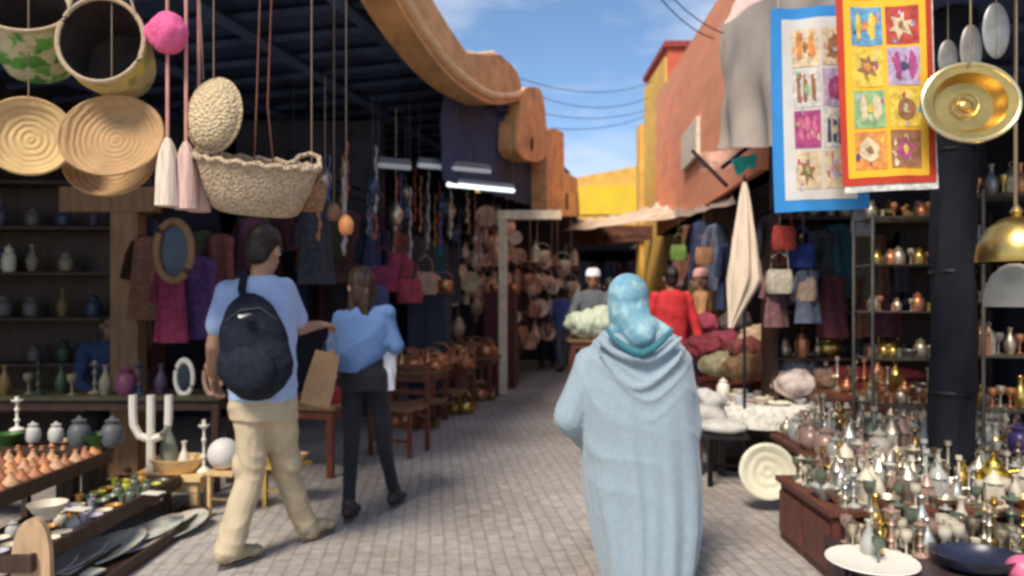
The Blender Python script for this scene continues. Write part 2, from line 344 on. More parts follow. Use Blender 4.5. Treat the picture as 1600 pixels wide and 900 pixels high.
q = MB(); q.box((2.5,30,1.45), (5,.3,2.9)); q.box((1.15,26,1.45), (.1,8,2.9)); q.box((3.95,26,1.45), (.1,8,2.9)); q.box((2.5,26,2.95), (6,8.4,.1)); rp(q, 'passage_wall', darkwall_m, eb)
# awnings across the far street
aw = MB(); drape_sheet(aw, W(880,362,17.0), W(1060,340,11.6), W(884,345,18.5), W(1075,304,14.0), amp=.05, sag=.12, nu=20)
tag(aw.build('awning', beigetarp_m), 'sun-bleached beige awning sagging across the street below the yellow band', 'awning')
aw = MB(); drape_sheet(aw, W(1055,342,11.2), W(1150,318,8.2), W(1055,318,13.2), W(1140,285,9.6), amp=.05, sag=.1, nu=16)
tag(aw.build('awning', mat('brown_tarp', (.30,.22,.18), .9, var=.3, scale=3, bump=.6)), 'grey brown awning propped along the salmon wall', 'awning')
aw = MB(); drape_sheet(aw, W(884,352,17.6), W(1060,352,16.2), W(884,385,17.6), W(1060,372,16.2), amp=.05, nu=20)
tag(aw.build('valance', mat('brown_cloth', (.13,.05,.035), .9, var=.3)), 'short dark brown cloth hanging below the beige awning', 'awning')
q = MB(); q.prism([(-.2,17.9,2.86),(3.2,17.5,2.86),(3.4,21.9,2.86),(-.2,21.9,2.86)], (0,0,.05))  # flat roof added so that the lane beneath it is dark
tag(q.build('darkening_roof', darkwall_m), 'flat dark roof added to darken the passage before the yellow building', 'roof')
# grey tarp beside the salmon wall
tp = MB(); drape_sheet(tp, W(1126,40,6.9), W(1345,-95,4.6), W(1119,232,6.9), W(1345,225,4.6), amp=.06, freq=3.2, nu=30, nv=16)
tag(tp.build('tarp', tarp_m), 'large grey tarpaulin hanging behind the blue and red cloths', 'tarpaulin')
tp = MB(); drape_sheet(tp, W(1150,0,7.4), W(1345,-110,4.9), W(1126,42,6.95), W(1345,-80,4.65), amp=.02, freq=1.5)
tag(tp.build('pale_glimpse_strip', mat('pale_glimpse', (.68,.5,.42), .9, var=.15, bump=.5)), 'pale pinkish strip standing in for bright glimpses above the grey tarpaulin', 'tarpaulin')  # added sheet; its pale colour stands in for roof and sky glimpses
# the stall roof on the metalware side
sr = empty('stall_roof', (3.4,4.6,3.05), 0, 'dark roof over the metalware stall with hanging dishes', 'roof')
q = MB(); q.prism([(2.25,3.3,3.12),(5.2,3.3,3.12),(5.2,7.1,3.12),(2.5,7.1,3.12)], (0,0,.07)); rp(q, 'roof_boards', navy2_m, sr)
for Y in (3.6,4.4,5.2,6.0,6.8):
    q = MB(); q.tube([(2.3,Y,3.07),(5.1,Y,3.07)], .035, 4); rp(q, 'beam', navy2_m, sr)
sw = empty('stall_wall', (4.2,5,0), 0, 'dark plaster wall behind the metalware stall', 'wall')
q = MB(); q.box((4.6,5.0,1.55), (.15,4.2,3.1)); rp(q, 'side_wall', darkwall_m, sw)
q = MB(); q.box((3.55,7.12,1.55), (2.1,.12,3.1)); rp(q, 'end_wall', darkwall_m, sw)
# overhead wires
for i, (a, b, ss) in enumerate([((800,118,12),(1020,128,16),.25),((800,132,12),(1015,152,16),.3),((800,165,12.5),(1010,172,16),.2),((800,190,12.5),(1008,182,16),.2),((1035,-20,6),(1130,52,6.8),.05),((1010,-30,6),(1115,60,7),.08)]):
    A_, B_ = W(*a), W(*b); q = MB(); q.tube([A_.lerp(B_, t/12) - Vector((0,0,ss*4*(t/12)*(1-t/12))) for t in range(13)], .007, 4)
    tag(q.build('overhead_wire', iron_m), ['upper thin black wire strung from the orange parapet to the tower', 'second wire below the topmost one across the sky gap', 'third wire down across the sky gap', 'lowest wire across the sky gap above the yellow band','thin wire running up from the corner of the grey tarpaulin','slanting wire beside the one at the tarpaulin corner'][i], 'wire', 'wires across the street')
# ---------------------------------------------------------------- people
skin_m = mat('skin', (.42, .235, .15), .5, var=.1, scale=14, bump=.05, sss=.08)
skin2_m = mat('skin_brown', (.27, .14, .085), .5, var=.12, scale=14, bump=.05, sss=.05)
hair_m = mat('dark_hair', (.018, .012, .01), .45, var=.5, scale=60, bump=.6, stretch=(1,1,.2))
brownhair_m = mat('brown_hair', (.05, .025, .017), .45, var=.6, scale=50, bump=.7, stretch=(1,1,.15))
eye_m = mat('eye', (.5,.47,.44), .2, var=.02, bump=0); iris_m = mat('iris', (.03,.015,.01), .2, bump=0)
def fr(yaw, pitch=0): return Matrix.Rotation(yaw, 3, 'Z') @ Matrix.Rotation(pitch, 3, 'X')
def hand(mb, wr, d, up, s=1.0, curl=.5, side=1):
    """wrist, direction of the palm, back-of-hand normal; side=+1 puts the thumb on d x up"""
    wr, d, up = Vector(wr), Vector(d).normalized(), Vector(up).normalized(); up = (up-d*up.dot(d)).normalized(); l = d.cross(up)*side
    M = Matrix((l, d, up)).transposed()
    mb.cap(wr-d*.02*s, wr+d*.03*s, .024*s, .026*s); mb.ell(wr+d*.05*s, (.042*s, .052*s, .017*s), M)
    for i, (o, ln) in enumerate(((.030, .075), (.010, .084), (-.011, .077), (-.030, .06))):
        p = wr+d*.085*s+l*o*s; k = ln*s/3
        a = curl*.6; q1 = p+(d*math.cos(a)-up*math.sin(a))*k*1.3; a += curl*.9; q2 = q1+(d*math.cos(a)-up*math.sin(a))*k; a += curl*.7; q3 = q2+(d*math.cos(a)-up*math.sin(a))*k*.7
        mb.cap(p-d*.02*s, q1, .0095*s, .009*s, 8); mb.cap(q1, q2, .009*s, .0082*s, 8); mb.cap(q2, q3, .0082*s, .007*s, 8)
    p = wr+d*.025*s+l*.03*s; q1 = p+(l*.7+d*.6-up*.3).normalized()*.04*s; q2 = q1+(l*.15+d*.9-up*.4*(1+curl)).normalized()*.035*s
    mb.cap(p-l*.01*s, q1, .013*s, .011*s, 8); mb.cap(q1, q2, .011*s, .009*s, 8)
def head(mb, c, yaw, s=1.0, pitch=0):
    M = fr(yaw, pitch); c = Vector(c); P = lambda x, y, z: c + M @ Vector((x*s, y*s, z*s))
    mb.ell(P(0,-.012,.025), (.076*s,.095*s,.095*s), M); mb.ell(P(0,.022,-.045), (.056*s,.062*s,.07*s), M); mb.ell(P(0,.055,-.09), (.03*s,.025*s,.022*s), M)
    mb.cap(P(0,.083,.01), P(0,.108,-.025), .009*s, .014*s, 8); mb.ell(P(0,.09,-.058), (.024*s,.01*s,.006*s), M); mb.ell(P(0,.088,-.069), (.021*s,.01*s,.006*s), M)
    mb.ell(P(0,.075,.032), (.05*s,.014*s,.01*s), M)
    for e in (-1,1): mb.ell(P(e*.078,-.005,-.01), (.01*s,.02*s,.033*s), M)
    return P
def eyes(root, P, s=1.0):
    for e in (-1, 1):
        q = MB(); q.ell(P(e*.031,.072,.006)-root.location, (.012*s,)*3, seg=10, rings=7); eo = q.build('eye', eye_m, root)
        q = MB(); q.ell(P(e*.031,.0815,.006)-root.location, (.0055*s,)*3, seg=8, rings=6); q.build('iris', iris_m, eo)
def hatch(scale=6, amp=.008, st=(1,1,1), off=0):
    def f(co, n): return amp*noise.noise(Vector((co.x*scale*st[0]+off, co.y*scale*st[1], co.z*scale*st[2])))+amp*.5*noise.noise(Vector((co.x*scale*2.3*st[0], co.y*scale*2.3, co.z*scale*2.3*st[2]+off)))
    return f
def folds(amp=.009, f1=17, seed=0):     # creases running round limbs and slanting
    def f(co, n):
        a = noise.noise(Vector((co.x*5+seed, co.y*5, co.z*4)))
        return amp*(.5-abs(math.sin(f1*co.z*.6+5*a+6*co.x))**.7)*.9 + amp*.7*noise.noise(Vector((co.x*12, co.y*12, co.z*9+seed)))
    return f

# --- man with the backpack
root = empty('person', (-1.40, 4.1, 0), 0, 'man walking away in pale blue T-shirt and khaki trousers carrying a black backpack', 'person')
o = -root.location
hc = W(414,392,4.1); J = dict(nk=W(405,428,4.08), shL=W(357,455,4.08), shR=W(444,452,4.12), elR=W(468,513,4.28), wrR=W(497,508,4.52), elL=W(334,540,4.05), wrL=W(331,585,4.22),
    hipL=W(396,635,4.08), hipR=W(436,635,4.1), knL=W(392,742,4.1), anL=W(360,866,3.98), knR=W(446,738,4.3), anR=W(486,836,4.42))
b = MB(); P = head(b, hc, R(-18), 1.1, R(-14)); b.cap(hc-Vector((0,.015,.05)), J['nk']-Vector((0,0,.03)), .052, .06)
b.loft([(*J['nk'].xy, 1.56, .09,.06,0),(*(J['nk']+Vector((-.01,0,0))).xy,1.50,.17,.085,0),(-1.395,4.09,1.3,.165,.10,0),(-1.39,4.09,1.1,.145,.095,0),(-1.38,4.09,.93,.155,.10,0),(-1.38,4.09,.85,.14,.1,0)])
for s_ in 'LR':
    b.cap(J['sh'+s_], J['el'+s_], .052, .042); b.cap(J['el'+s_], J['wr'+s_], .042, .027); b.cap(J['hip'+s_], J['kn'+s_], .085, .055); b.cap(J['kn'+s_], J['an'+s_], .052, .036)
    b.cap(J['an'+s_], J['an'+s_]+Vector((.05,.1,-.02)), .036, .03)
hand(b, J['wrR'], (.5,.8,.02), (0,-.2,1), 1.0, .7, -1); hand(b, J['wrL'], (.05,.35,-1), (-1,0,0), 1.0, .5, 1)
b.shift(o); body = sculpt('body', b, skin_m, root, .0055, smooth=4); eyes(root, P)
q = MB(); M = fr(R(-18), R(-14)); q.ell(P(0,-.02,.04), (.092,.11,.106), M); q.ell(P(0,-.055,-.015), (.08,.062,.08), M); q.shift(o); sculpt('hair', q, hair_m, root, .006, hatch(25,.005))
shirt_m = mat('pale_blue_shirt', (.36,.47,.72), .85, var=.08, scale=9, bump=.2, sheen=.2)
t = MB(); xs = -1.395
t.loft([(J['nk'].x,4.085,1.575,.075,.06,0),(J['nk'].x-.005,4.085,1.55,.13,.085,0),(-1.40,4.085,1.51,.185,.105,0),(xs,4.085,1.42,.205,.13,0),(xs,4.085,1.28,.20,.135,0),(xs+.01,4.085,1.1,.19,.13,0),(xs+.015,4.09,.96,.185,.13,0),(xs+.02,4.09,.885,.185,.135,0)])
t.cap(J['shL'], J['shL'].lerp(J['elL'], .62), .068, .078); t.cap(J['shR'], J['shR'].lerp(J['elR'], .72), .068, .076)
t.shift(o); sculpt('tshirt', t, shirt_m, root, .009, folds(.008, 14, 2))
khaki_m = mat('khaki_cotton', (.52,.42,.28), .85, var=.16, scale=8, bump=.3)
t = MB(); t.loft([(xs+.015,4.09,.95,.165,.115,0),(xs+.015,4.09,.86,.185,.13,0),(xs+.015,4.09,.78,.175,.13,0)])
t.cap(J['hipL']+Vector((0,0,.02)), J['knL'], .108, .080); t.cap(J['knL'], J['anL']+Vector((-.01,0,.03)), .080, .078)
t.cap(J['hipR']+Vector((0,0,.02)), J['knR'], .108, .078); t.cap(J['knR'], J['anR']+Vector((-.02,0,.04)), .078, .068)
for k_, pp in (('L', .85), ('R', .8)):
    m_ = J['hip'+k_].lerp(J['kn'+k_], pp); t.ell(m_+Vector((-.05 if k_ == 'L' else .055,-.02,0)), (.05,.06,.09))
t.shift(o); sculpt('trousers', t, khaki_m, root, .009, folds(.007, 36, 5))
shoe_m = mat('tan_shoe', (.36,.30,.20), .7, var=.2); sole_m = mat('shoe_sole', (.12,.1,.085), .8)
def shoe(root, an, d, mname=shoe_m, s=1.0, z=.012, pitch=0):
    o = -root.location; d = Vector(d).normalized(); a = Vector((an[0], an[1], 0)); q = MB()
    M = Matrix((Vector((d.y,-d.x,0)).normalized(), d, Vector((0,0,1)))).transposed()
    q.ell(a-d*.03*s+Vector((0,0,.062*s+z)), (.043*s,.062*s,.05*s), M); q.ell(a+d*.06*s+Vector((0,0,.05*s+z)), (.045*s,.10*s,.04*s), M); q.ell(a+d*.14*s+Vector((0,0,.038*s+z)), (.048*s,.065*s,.032*s), M)
    q.shift(o); sh = sculpt('shoe', q, mname, root, .006, smooth=4)
    q = MB(); q.loft([(0,0,0,.001,.001,0)]*2) if False else None
    pts = []
    for t_ in range(20):
        an_ = 2*PI*t_/20; x, y = .038*s*math.cos(an_)*(1 if math.sin(an_) > 0 else .85), .132*s*math.sin(an_)+.055*s
        pts.append(M @ Vector((x, y, 0))+a+Vector((0,0,z-.010)))
    q.prism(pts, (0,0,.022)); q.shift(o); q.build('sole', sole_m, sh)
shoe(root, J['anL'], (.55,.85,0)); shoe(root, J['anR'], (.5,.9,0), z=.02)
# backpack
bp = empty('backpack', (-1.39, 3.9, 1.0), 0, 'black backpack with a small white mark on the back of the man in pale blue', 'backpack')
o = -bp.location; bk_m = mat('black_nylon', (.012,.015,.026), .8, var=.4, scale=25, bump=.4, spec=.2)
Mt = Matrix.Rotation(R(-6), 3, 'Y')
q = MB(); c_ = W(396,543,3.88); q.ell(c_+Vector((0,0,.01)), (.175,.11,.28), Mt, 24, 16); q.ell(c_+Vector((.012,0,-.08)), (.198,.12,.20), Mt, 24, 12); q.ell(c_+Vector((0,.07,.0)), (.165,.08,.25), Mt)
q.shift(o); sculpt('pack_body', q, bk_m, bp, .009, hatch(9,.008))
q = MB(); q.ell(c_+Vector((.012,-.09,-.11)), (.14,.06,.13), Mt, 20, 12); q.shift(o); sculpt('front_pocket', q, bk_m, bp, .008, hatch(9,.004))
for s_, x1, x2 in ((-1,'shL',-.055),):
    q = MB(); s0 = J['nk']+Vector((x2,0,-.035)); 
    q.tube([c_+Vector((x2*.8,.02,.20)), s0+Vector((0,-.115,-.05)), s0+Vector((0,-.075,.035)), s0+Vector((0,.03,.045)), s0+Vector((x2*.3,.11,-.03)), s0+Vector((x2*.9,.15,-.2)), s0+Vector((x2*1.1,.10,-.42)), c_+Vector((x2*1.3,.06,-.15))], .021, 8); q.shift(o); q.build('strap', bk_m, bp)
q = MB(); q.tube([c_+Vector((-.12,-.065,.14)), c_+Vector((-.03,-.105,.20)), c_+Vector((.06,-.075,.21)), c_+Vector((.13,-.03,.15))], .004, 6); q.shift(o); q.build('zip', mat('zip', (.12,.12,.13), .4, .6), bp)
q = MB(); cl = W(378,494,3.70); q.prism([cl+Vector((x*.03,0.0,z*.03)) for x, z in ((-.7,-.05),(-.55,.22),(-.35,.05),(-.15,-.02),(1.0,.45),(-.1,-.28),(-.45,-.3))], (0,.06,0)); q.shift(o); q.build('logo', mat('white_print', (.8,.8,.8), .5, var=.02), bp)

# --- woman with denim jacket
root = empty('person', (-.99, 4.9, 0), 0, 'woman walking away in denim jacket and black leggings with long dark hair', 'person')
o = -root.location
hc = W(562,448,4.9); J = dict(nk=W(566,482,4.9), shL=W(532,496,4.9), shR=W(602,492,4.9), elL=W(522,548,4.93), wrL=W(518,565,4.75), elR=W(617,540,4.9), wrR=W(612,575,5.02),
    hipL=W(550,585,4.9), hipR=W(588,585,4.9), knL=W(549,690,4.88), anL=W(545,800,4.80), knR=W(598,685,5.0), anR=W(616,778,5.12))
b = MB(); P = head(b, hc, R(42), 1.0); b.cap(hc-Vector((0,.01,.05)), J['nk']-Vector((0,0,.03)), .042, .05)
b.loft([(*J['nk'].xy,1.38,.07,.05,0),(*J['nk'].xy,1.33,.14,.07,0),(-.985,4.9,1.2,.125,.085,0),(-.985,4.9,1.05,.11,.08,0),(-.98,4.9,.92,.13,.09,0),(-.98,4.9,.88,.11,.08,0)])
for s_ in 'LR':
    b.cap(J['sh'+s_], J['el'+s_], .042, .034); b.cap(J['el'+s_], J['wr'+s_], .034, .023); b.cap(J['hip'+s_], J['kn'+s_], .07, .047); b.cap(J['kn'+s_], J['an'+s_], .045, .03)
hand(b, J['wrL'], (-.15,-.1,-1), (-1,-.2,0), .88, 1.1, 1); hand(b, J['wrR'], (-.1,.2,-1), (1,0,0), .88, .6, -1)
b.shift(o); sculpt('body', b, skin_m, root, .0055, smooth=4); eyes(root, P, .93)
q = MB(); M = fr(R(42)); q.ell(P(0,-.02,.035), (.092,.106,.102), M); q.ell(P(0,-.06,-.04), (.088,.06,.11), M); q.cap(P(-.0,-.07,-.05), P(.0,-.08,-.23), .06, .035); q.cap(P(-.06,-.02,-.04), P(-.07,0.0,-.28), .03, .018)
q.ell(P(.01,-.05,.115), (.035,.035,.028)); q.shift(o); sculpt('hair', q, brownhair_m, root, .006, hatch(30,.008,(1,1,.25)))
denim_m = mat('denim', (.12,.215,.43), .9, var=.15, scale=50, bump=.1)
t = MB(); t.loft([(-.985,4.9,1.395,.07,.06,0),(-.985,4.9,1.37,.12,.085,0),(-.985,4.9,1.32,.175,.11,0),(-.985,4.9,1.2,.185,.13,0),(-1.0,4.9,1.08,.175,.135,0),(-1.02,4.9,1.02,.15,.13,0),(-1.05,4.9,.96,.12,.12,0)])
t.cap(J['shR'], J['elR'], .058, .06); t.cap(J['shL'], J['elL'], .056, .056); t.cap(W(556,497,4.88), W(606,487,4.88), .045, .055); t.cap(W(530,572,4.88), W(602,535,4.87), .05, .05)
def dd(co, n): 
    a = noise.noise(Vector((co.x*3, co.y*3, co.z*3))); return .009*(.5-abs(math.sin(14*(co.z-.75*co.x)+2*a))**.9) 
t.shift(o); sculpt('denim_jacket', t, denim_m, root, .009, dd)
leg_m = mat('black_leggings', (.012,.013,.022), .8, var=.3, scale=9, sheen=.1)
t = MB(); t.loft([(-.985,4.9,1.06,.125,.1,0),(-.98,4.9,.93,.16,.125,0),(-.98,4.9,.84,.158,.12,0)])
for s_ in 'LR': t.cap(J['hip'+s_], J['kn'+s_], .083, .058); t.cap(J['kn'+s_], J['an'+s_]+Vector((0,0,.03)), .057, .04)
t.shift(o); sculpt('leggings', t, leg_m, root, .008, folds(.004,30,1))
boot_m = mat('dark_boot', (.04,.03,.028), .5)
for k_, d in (('L',(.1,1,0)),('R',(.2,1,0))):
    shoe(root, J['an'+k_], d, boot_m, .92)
    q = MB(); q.cap(J['an'+k_]+Vector((0,0,.06)), J['an'+k_]+Vector((0,0,-.0)), .047, .045); q.shift(o); q.build('boot_shaft', boot_m, root)
sh_m = mat('white_shirt', (.7,.7,.76), .85, var=.08)
t = MB(); drape_sheet(t, W(598,545,4.86), W(620,548,4.92), W(604,612,4.88), W(618,608,4.92), 8, 8, .012); t.shift(o); t.build('shirt_tail', sh_m, root)
# paper bag
pb = empty('paper_bag', W(492,632,4.68), 0, 'tilted brown paper carrier bag between the man and the woman in denim', 'bag')
kraft_m = mat('kraft_paper', (.52,.31,.16), .8, var=.15, scale=6, bump=.5)
q = MB(); M = Matrix.Rotation(R(14), 3, 'Y') @ Matrix.Rotation(R(12), 3, 'Z')
rows = []
for z, wx, wy in ((0,.088,.05),(.01,.092,.054),(.12,.092,.05),(.24,.085,.034),(.34,.075,.014)):
    rows.append([M @ Vector((x*wx, y*wy*(1-.3*(abs(x) < .1)*(z > .1)), z)) for x, y in ((-1,-1),(-.5,-1),(0,-1),(.5,-1),(1,-1),(1,0),(1,1),(.5,1),(0,1),(-.5,1),(-1,1),(-1,0))])
q.grid(rows, True, True); q.build('bag_body', kraft_m, pb, smooth=False)
for s_ in (-1,1):
    q = MB(); q.tube([M @ Vector((-.035, s_*.012, .33)), M @ Vector((-.03, s_*.012, .40)), M @ Vector((0, s_*.008, .425)), M @ Vector((.03, s_*.012, .40)), M @ Vector((.035, s_*.012, .33))], .003, 5); q.build('handle', rope_m, pb)

# --- woman in the blue djellaba
DL = 3.75
root = empty('person', (.70, DL, 0), 0, 'woman in long pale blue hooded robe and turquoise headscarf walking up the street', 'person')
o = -root.location
def z_(py): return 1.45+(465-py)/308
hc = W(981,470,DL)
b = MB(); P = head(b, hc, R(-6), .95); b.cap(hc-Vector((0,0,.05)), W(1000,535,DL), .05, .06); b.ell(W(1000,580,DL), (.16,.09,.2)); b.ell(W(1005,680,DL), (.16,.11,.25))
JL = dict(shL=W(922,562,DL), elL=W(884,652,DL-.03), wrL=W(925,690,DL+.28), shR=W(1060,562,DL), elR=W(1082,668,DL), wrR=W(1050,705,DL+.26))
for s_ in 'LR': b.cap(JL['sh'+s_], JL['el'+s_], .045, .04); b.cap(JL['el'+s_], JL['wr'+s_], .04, .026)
hand(b, JL['wrL'], (.8,.4,.1), (-.3,1,0), .9, .5, 1); hand(b, JL['wrR'], (-.8,.4,.1), (.3,1,0), .9, .5, -1)
for s_ in (-1, 1): b.cap(W(1005+s_*30,700,DL), (.70+s_*.08, DL+s_*.04, .1), .08, .036)
b.shift(o); sculpt('body', b, skin_m, root, .007, smooth=4); eyes(root, P, .95)
robe_m = mat('pale_blue_wool', (.275,.35,.40), .92, var=.07, scale=40, bump=.15, sheen=.3)
t = MB(); rings = []
for py, xl, xr, hd in ((503,958,1032,.085),(515,944,1046,.11),(532,926,1062,.135),(560,908,1076,.165),(600,903,1082,.185),(650,905,1087,.20),(700,908,1092,.205),(760,912,1096,.215),(820,922,1096,.225),(870,932,1088,.235),(902,940,1078,.24)):
    xc = (xl+xr)/2; rings.append(((xc-800)/308, DL+.0, z_(py), (xr-xl)/616, hd, 0))
t.loft(rings, 40)
t.cap(JL['shL']+Vector((.01,0,-.01)), JL['elL']+Vector((.02,0,0)), .085, .088); t.cap(JL['elL']+Vector((.02,0,0)), JL['wrL'], .088, .075)
t.cap(JL['shR']+Vector((-.01,0,-.01)), JL['elR']+Vector((-.025,0,0)), .082, .08); t.cap(JL['elR']+Vector((-.025,0,0)), JL['wrR'], .08, .07)
# gathered hood lying on the back
for k, (yy, xa, xb, dip, r) in enumerate(((528,932,1064,34,.026),(548,934,1066,58,.022))):
    pts = [W(xa+(xb-xa)*u/12, yy+dip*math.sin(PI*u/12), DL-.135-.05*math.sin(PI*u/12)) for u in range(13)]; t.tube(pts, [r*(.5+.5*math.sin(PI*u/12)) for u in range(13)], 8)
xcL = (1003-800)/308 - .70
def robe(co, n):
    x = co.x-xcL; z = co.z; d = 0
    a = noise.noise(Vector((co.x*2, co.y*2, co.z*1.2)))
    if n.y < .3:
        s = z-.95*math.sqrt(x*x+.004)+.02*a
        m = max(0, 1-((s-.99)/.24)**2)*math.exp(-(x/(.09+.42*max(0, z-.80)))**4)
        ph = (s-.80)*2*PI/.095; d += .015*m*(.6-abs(math.sin(ph/2))**.6)
    low = min(1, max(0, (1.0-z)/.7)); th = math.atan2(co.y, x)
    d += low*.015*(.6-abs(math.sin(th*5+2*a+.5*z))**.8) + low*.006*math.sin(th*15+4*a)
    d += .006*(.5-abs(math.sin(12*(z+1.3*x)+6*a))**.7)*math.exp(-((z-.66)/.3)**2)*(.7-1.2*max(-.3, min(.3, x)))
    d += .009*(.5-abs(math.sin(11*z+9*x+4*a))**.7)*min(1, max(0, (abs(x)-.15)/.08))*min(1, max(0, (z-.55)/.15))
    return d + .004*noise.noise(Vector((co.x*7, co.y*7, co.z*4)))
t.shift(o); sculpt('robe', t, robe_m, root, .008, robe, smooth=5)
scarf_m = mat('patterned_scarf', (.17,.34,.42), .8, var=.25, scale=8, bump=.25, pat=P_spots(11, ((.42,.60,.64),(.10,.32,.48),(.36,.52,.48)), amt=.5))
t = MB(); M = fr(R(-6)); t.ell(P(0,-.005,.03), (.105,.122,.112), M, 24, 16); t.cap(P(0,-.01,.0), P(.01,-.03,-.10), .108, .11)
t.cap(P(.01,-.04,-.08), W(999,522,DL-.10), .105, .085); t.ell(W(995,512,DL-.07), (.115,.075,.085)); t.cap(P(.06,-.0,-.1), W(1034,520,DL-.05), .06, .05); t.cap(P(-.02,-.02,-.1), W(962,518,DL-.05), .07, .045)
q_ = lambda co, n: .006*(.5-abs(math.sin(17*(co.x+.35*co.z)+2*noise.noise(co*4)))**.7)*min(1, max(0, (1.53-co.z)/.15)) if n.y < .6 else -.004
# cut a face opening by not covering the front: move the covering back from the face
t.shift(o)
sculpt('headscarf', t, scarf_m, root, .007, lambda co, n: q_(co, n) - (.05 if (n.y > .75 and co.z > 1.33) else 0), smooth=5)
teal_m = mat('teal_band', (.035,.16,.19), .8, var=.2)
hp = [(947,512),(958,528),(975,541),(990,549),(1003,553),(1018,546),(1030,536),(1042,524),(1050,514)]
t = MB(); t.tube([W(x, y, DL-.135-.075*math.sin(PI*i/8)) for i, (x, y) in enumerate(hp)], [.009,.014,.018,.02,.02,.02,.018,.014,.009], 8); t.shift(o); t.build('scarf_hem', teal_m, root)
shoe(root, (.62,DL+.02,0), (0,1,0), mat('black_shoe', (.02,.02,.022), .5), .88, .012); shoe(root, (.80,DL+.12,0), (.05,1,0), mat('black_shoe', (.02,.02,.022), .5), .88, .012)

# --- simpler full figures further up the street
def figure(loc, h, yaw, label, top, legs, hair=hair_m, skin=skin2_m, stride=.15, arms=((.04,.1),(.04,-.1)), robe_=None, hat=None, sit=False, vox=.011, elbow=None):
    s = h/1.75; root = empty('person', loc, yaw, label, 'person'); r = root.rotation_euler.z
    root.location = loc
    V = lambda x, y, z: Vector((x*s, y*s, z*s))
    zz = -.42 if sit else 0
    J = dict(nk=V(0,0,1.5+zz)); b = MB(); hc = V(0,.02,1.63+zz)
    M0 = root.location.copy()
    P = head(b, hc, 0, s); b.cap(hc-V(0,.01,.05), V(0,0,1.44+zz), .05*s, .055*s)
    b.loft([(0,0,(1.5+zz)*s,.08*s,.06*s,0),(0,0,(1.45+zz)*s,.16*s,.08*s,0),(0,0,(1.25+zz)*s,.15*s,.1*s,0),(0,0,(1.05+zz)*s,.14*s,.09*s,0),(0,0,(.9+zz)*s,.15*s,.1*s,0)])
    T = MB(); T.loft([(0,0,(1.51+zz)*s,.08*s,.065*s,0),(0,0,(1.46+zz)*s,.17*s,.1*s,0),(0,0,(1.3+zz)*s,.185*s,.125*s,0),(0,0,(1.05+zz)*s,.17*s,.12*s,0),(0,0,(.88+zz)*s,.18*s,.13*s,0)])
    G = MB(); G.loft([(0,0,(.98+zz)*s,.15*s,.11*s,0),(0,0,(.86+zz)*s,.165*s,.12*s,0)])
    for i, e in enumerate((-1, 1)):
        sh = V(e*.18,0,1.43+zz); fx, fy = arms[i]
        if elbow: el = V(e*.25, elbow[0], 1.16+zz); wr = V(e*.12, elbow[1], elbow[2]+zz); d = wr-el
        else: el = V(e*(.22+fx), fy*.3, 1.15+zz); wr = V(e*(.24+fx), fy, .92+zz); d = wr-el
        b.cap(sh, el, .045*s, .038*s); b.cap(el, wr, .038*s, .026*s); hand(b, wr, d, (e,0,.2), .95*s, .5, e)
        T.cap(sh, sh.lerp(el, .98), .065*s, .058*s); T.cap(el, el.lerp(wr, .7), .055*s, .045*s)
        hip = V(e*.09,0,.88+zz)
        if sit: kn = V(e*.14,.42,.48); an = V(e*.12,.38,.09)
        else: kn = V(e*.1, e*stride*.5+.03, .5); an = V(e*.1, e*stride, .09)
        b.cap(hip, kn, .075*s, .052*s); b.cap(kn, an, .05*s, .034*s); b.cap(an, an+V(0,.12,-.05), .034*s, .028*s)
        G.cap(hip, kn, .095*s, .075*s); G.cap(kn, an+V(0,0,.03), .07*s, .058*s)
    bo = sculpt('body', b, skin, root, vox*.8, smooth=3)
    for e in (-1, 1):
        q = MB(); q.ell(P(e*.031,.078,.006), (.011*s,)*3, seg=8, rings=6); q.build('eye', iris_m, root)
        an = V(e*.1, e*stride, 0) if not sit else V(e*.12,.38,0)
        q = MB(); q.ell(an+V(0,.06,.045), (.05*s,.13*s,.045*s)); q.build('shoe', boot_m, root)
    if robe_:
        T.loft([(0,0,(1.2+zz)*s,.18*s,.13*s,0),(0,.0,(.8+zz)*s,.21*s,.16*s,0),(0,.02,.1*s,.26*s,.22*s,0)])
        sculpt('robe', T, robe_, root, vox, folds(.012, 9, h))
    else:
        sculpt('shirt', T, top, root, vox, folds(.010, 14, h)); sculpt('trousers', G, legs, root, vox, folds(.010, 14, h+3))
    q = MB()
    if hat: q.lathe([(.0,.10),(.06,.095),(.088,.06),(.095,.01),(.097,-.005),(.09,-.01)], P(0,-.01,.05), 16); q.ell(P(0,-.04,-.01), (.07*s,.06*s,.07*s)) ; q.build('cap', hat, root)
    else: q.ell(P(0,-.02,.042), (.083*s,.1*s,.09*s)); q.ell(P(0,-.05,-.015), (.07*s,.055*s,.075*s)); sculpt('hair', q, hair, root, vox*.7, hatch(25,.005))
    return root
cl = lambda n, c, **k: mat(n, c, .85, var=.2, scale=8, bump=.2, **k)
figure((1.72,8.0,0), 1.78, R(10), 'man with short dark hair in a bright red top beyond the robed woman', cl('red_cotton', (.55,.03,.035)), cl('dark_jeans', (.03,.04,.08)))
figure((1.03,9.4,0), 1.80, R(170), 'man in white cap and dark grey shirt standing behind a pale green bundle', cl('dark_grey_shirt', (.10,.11,.12)), cl('grey_trousers', (.15,.15,.18)), hat=cl('white_cap', (.8,.8,.82)), elbow=(.2,.35,1.1))
figure((1.35,10.2,0), 1.72, R(0), 'man in black hooded top walking just beyond the robed woman', cl('black_hoodie', (.02,.022,.035)), cl('dark_jeans', (.03,.04,.08)))
figure((.98,14.5,0), 1.65, R(20), 'distant pedestrian in blue jacket near the passage mouth', cl('blue_jacket', (.08,.13,.33)), cl('grey_trousers', (.15,.15,.18)))
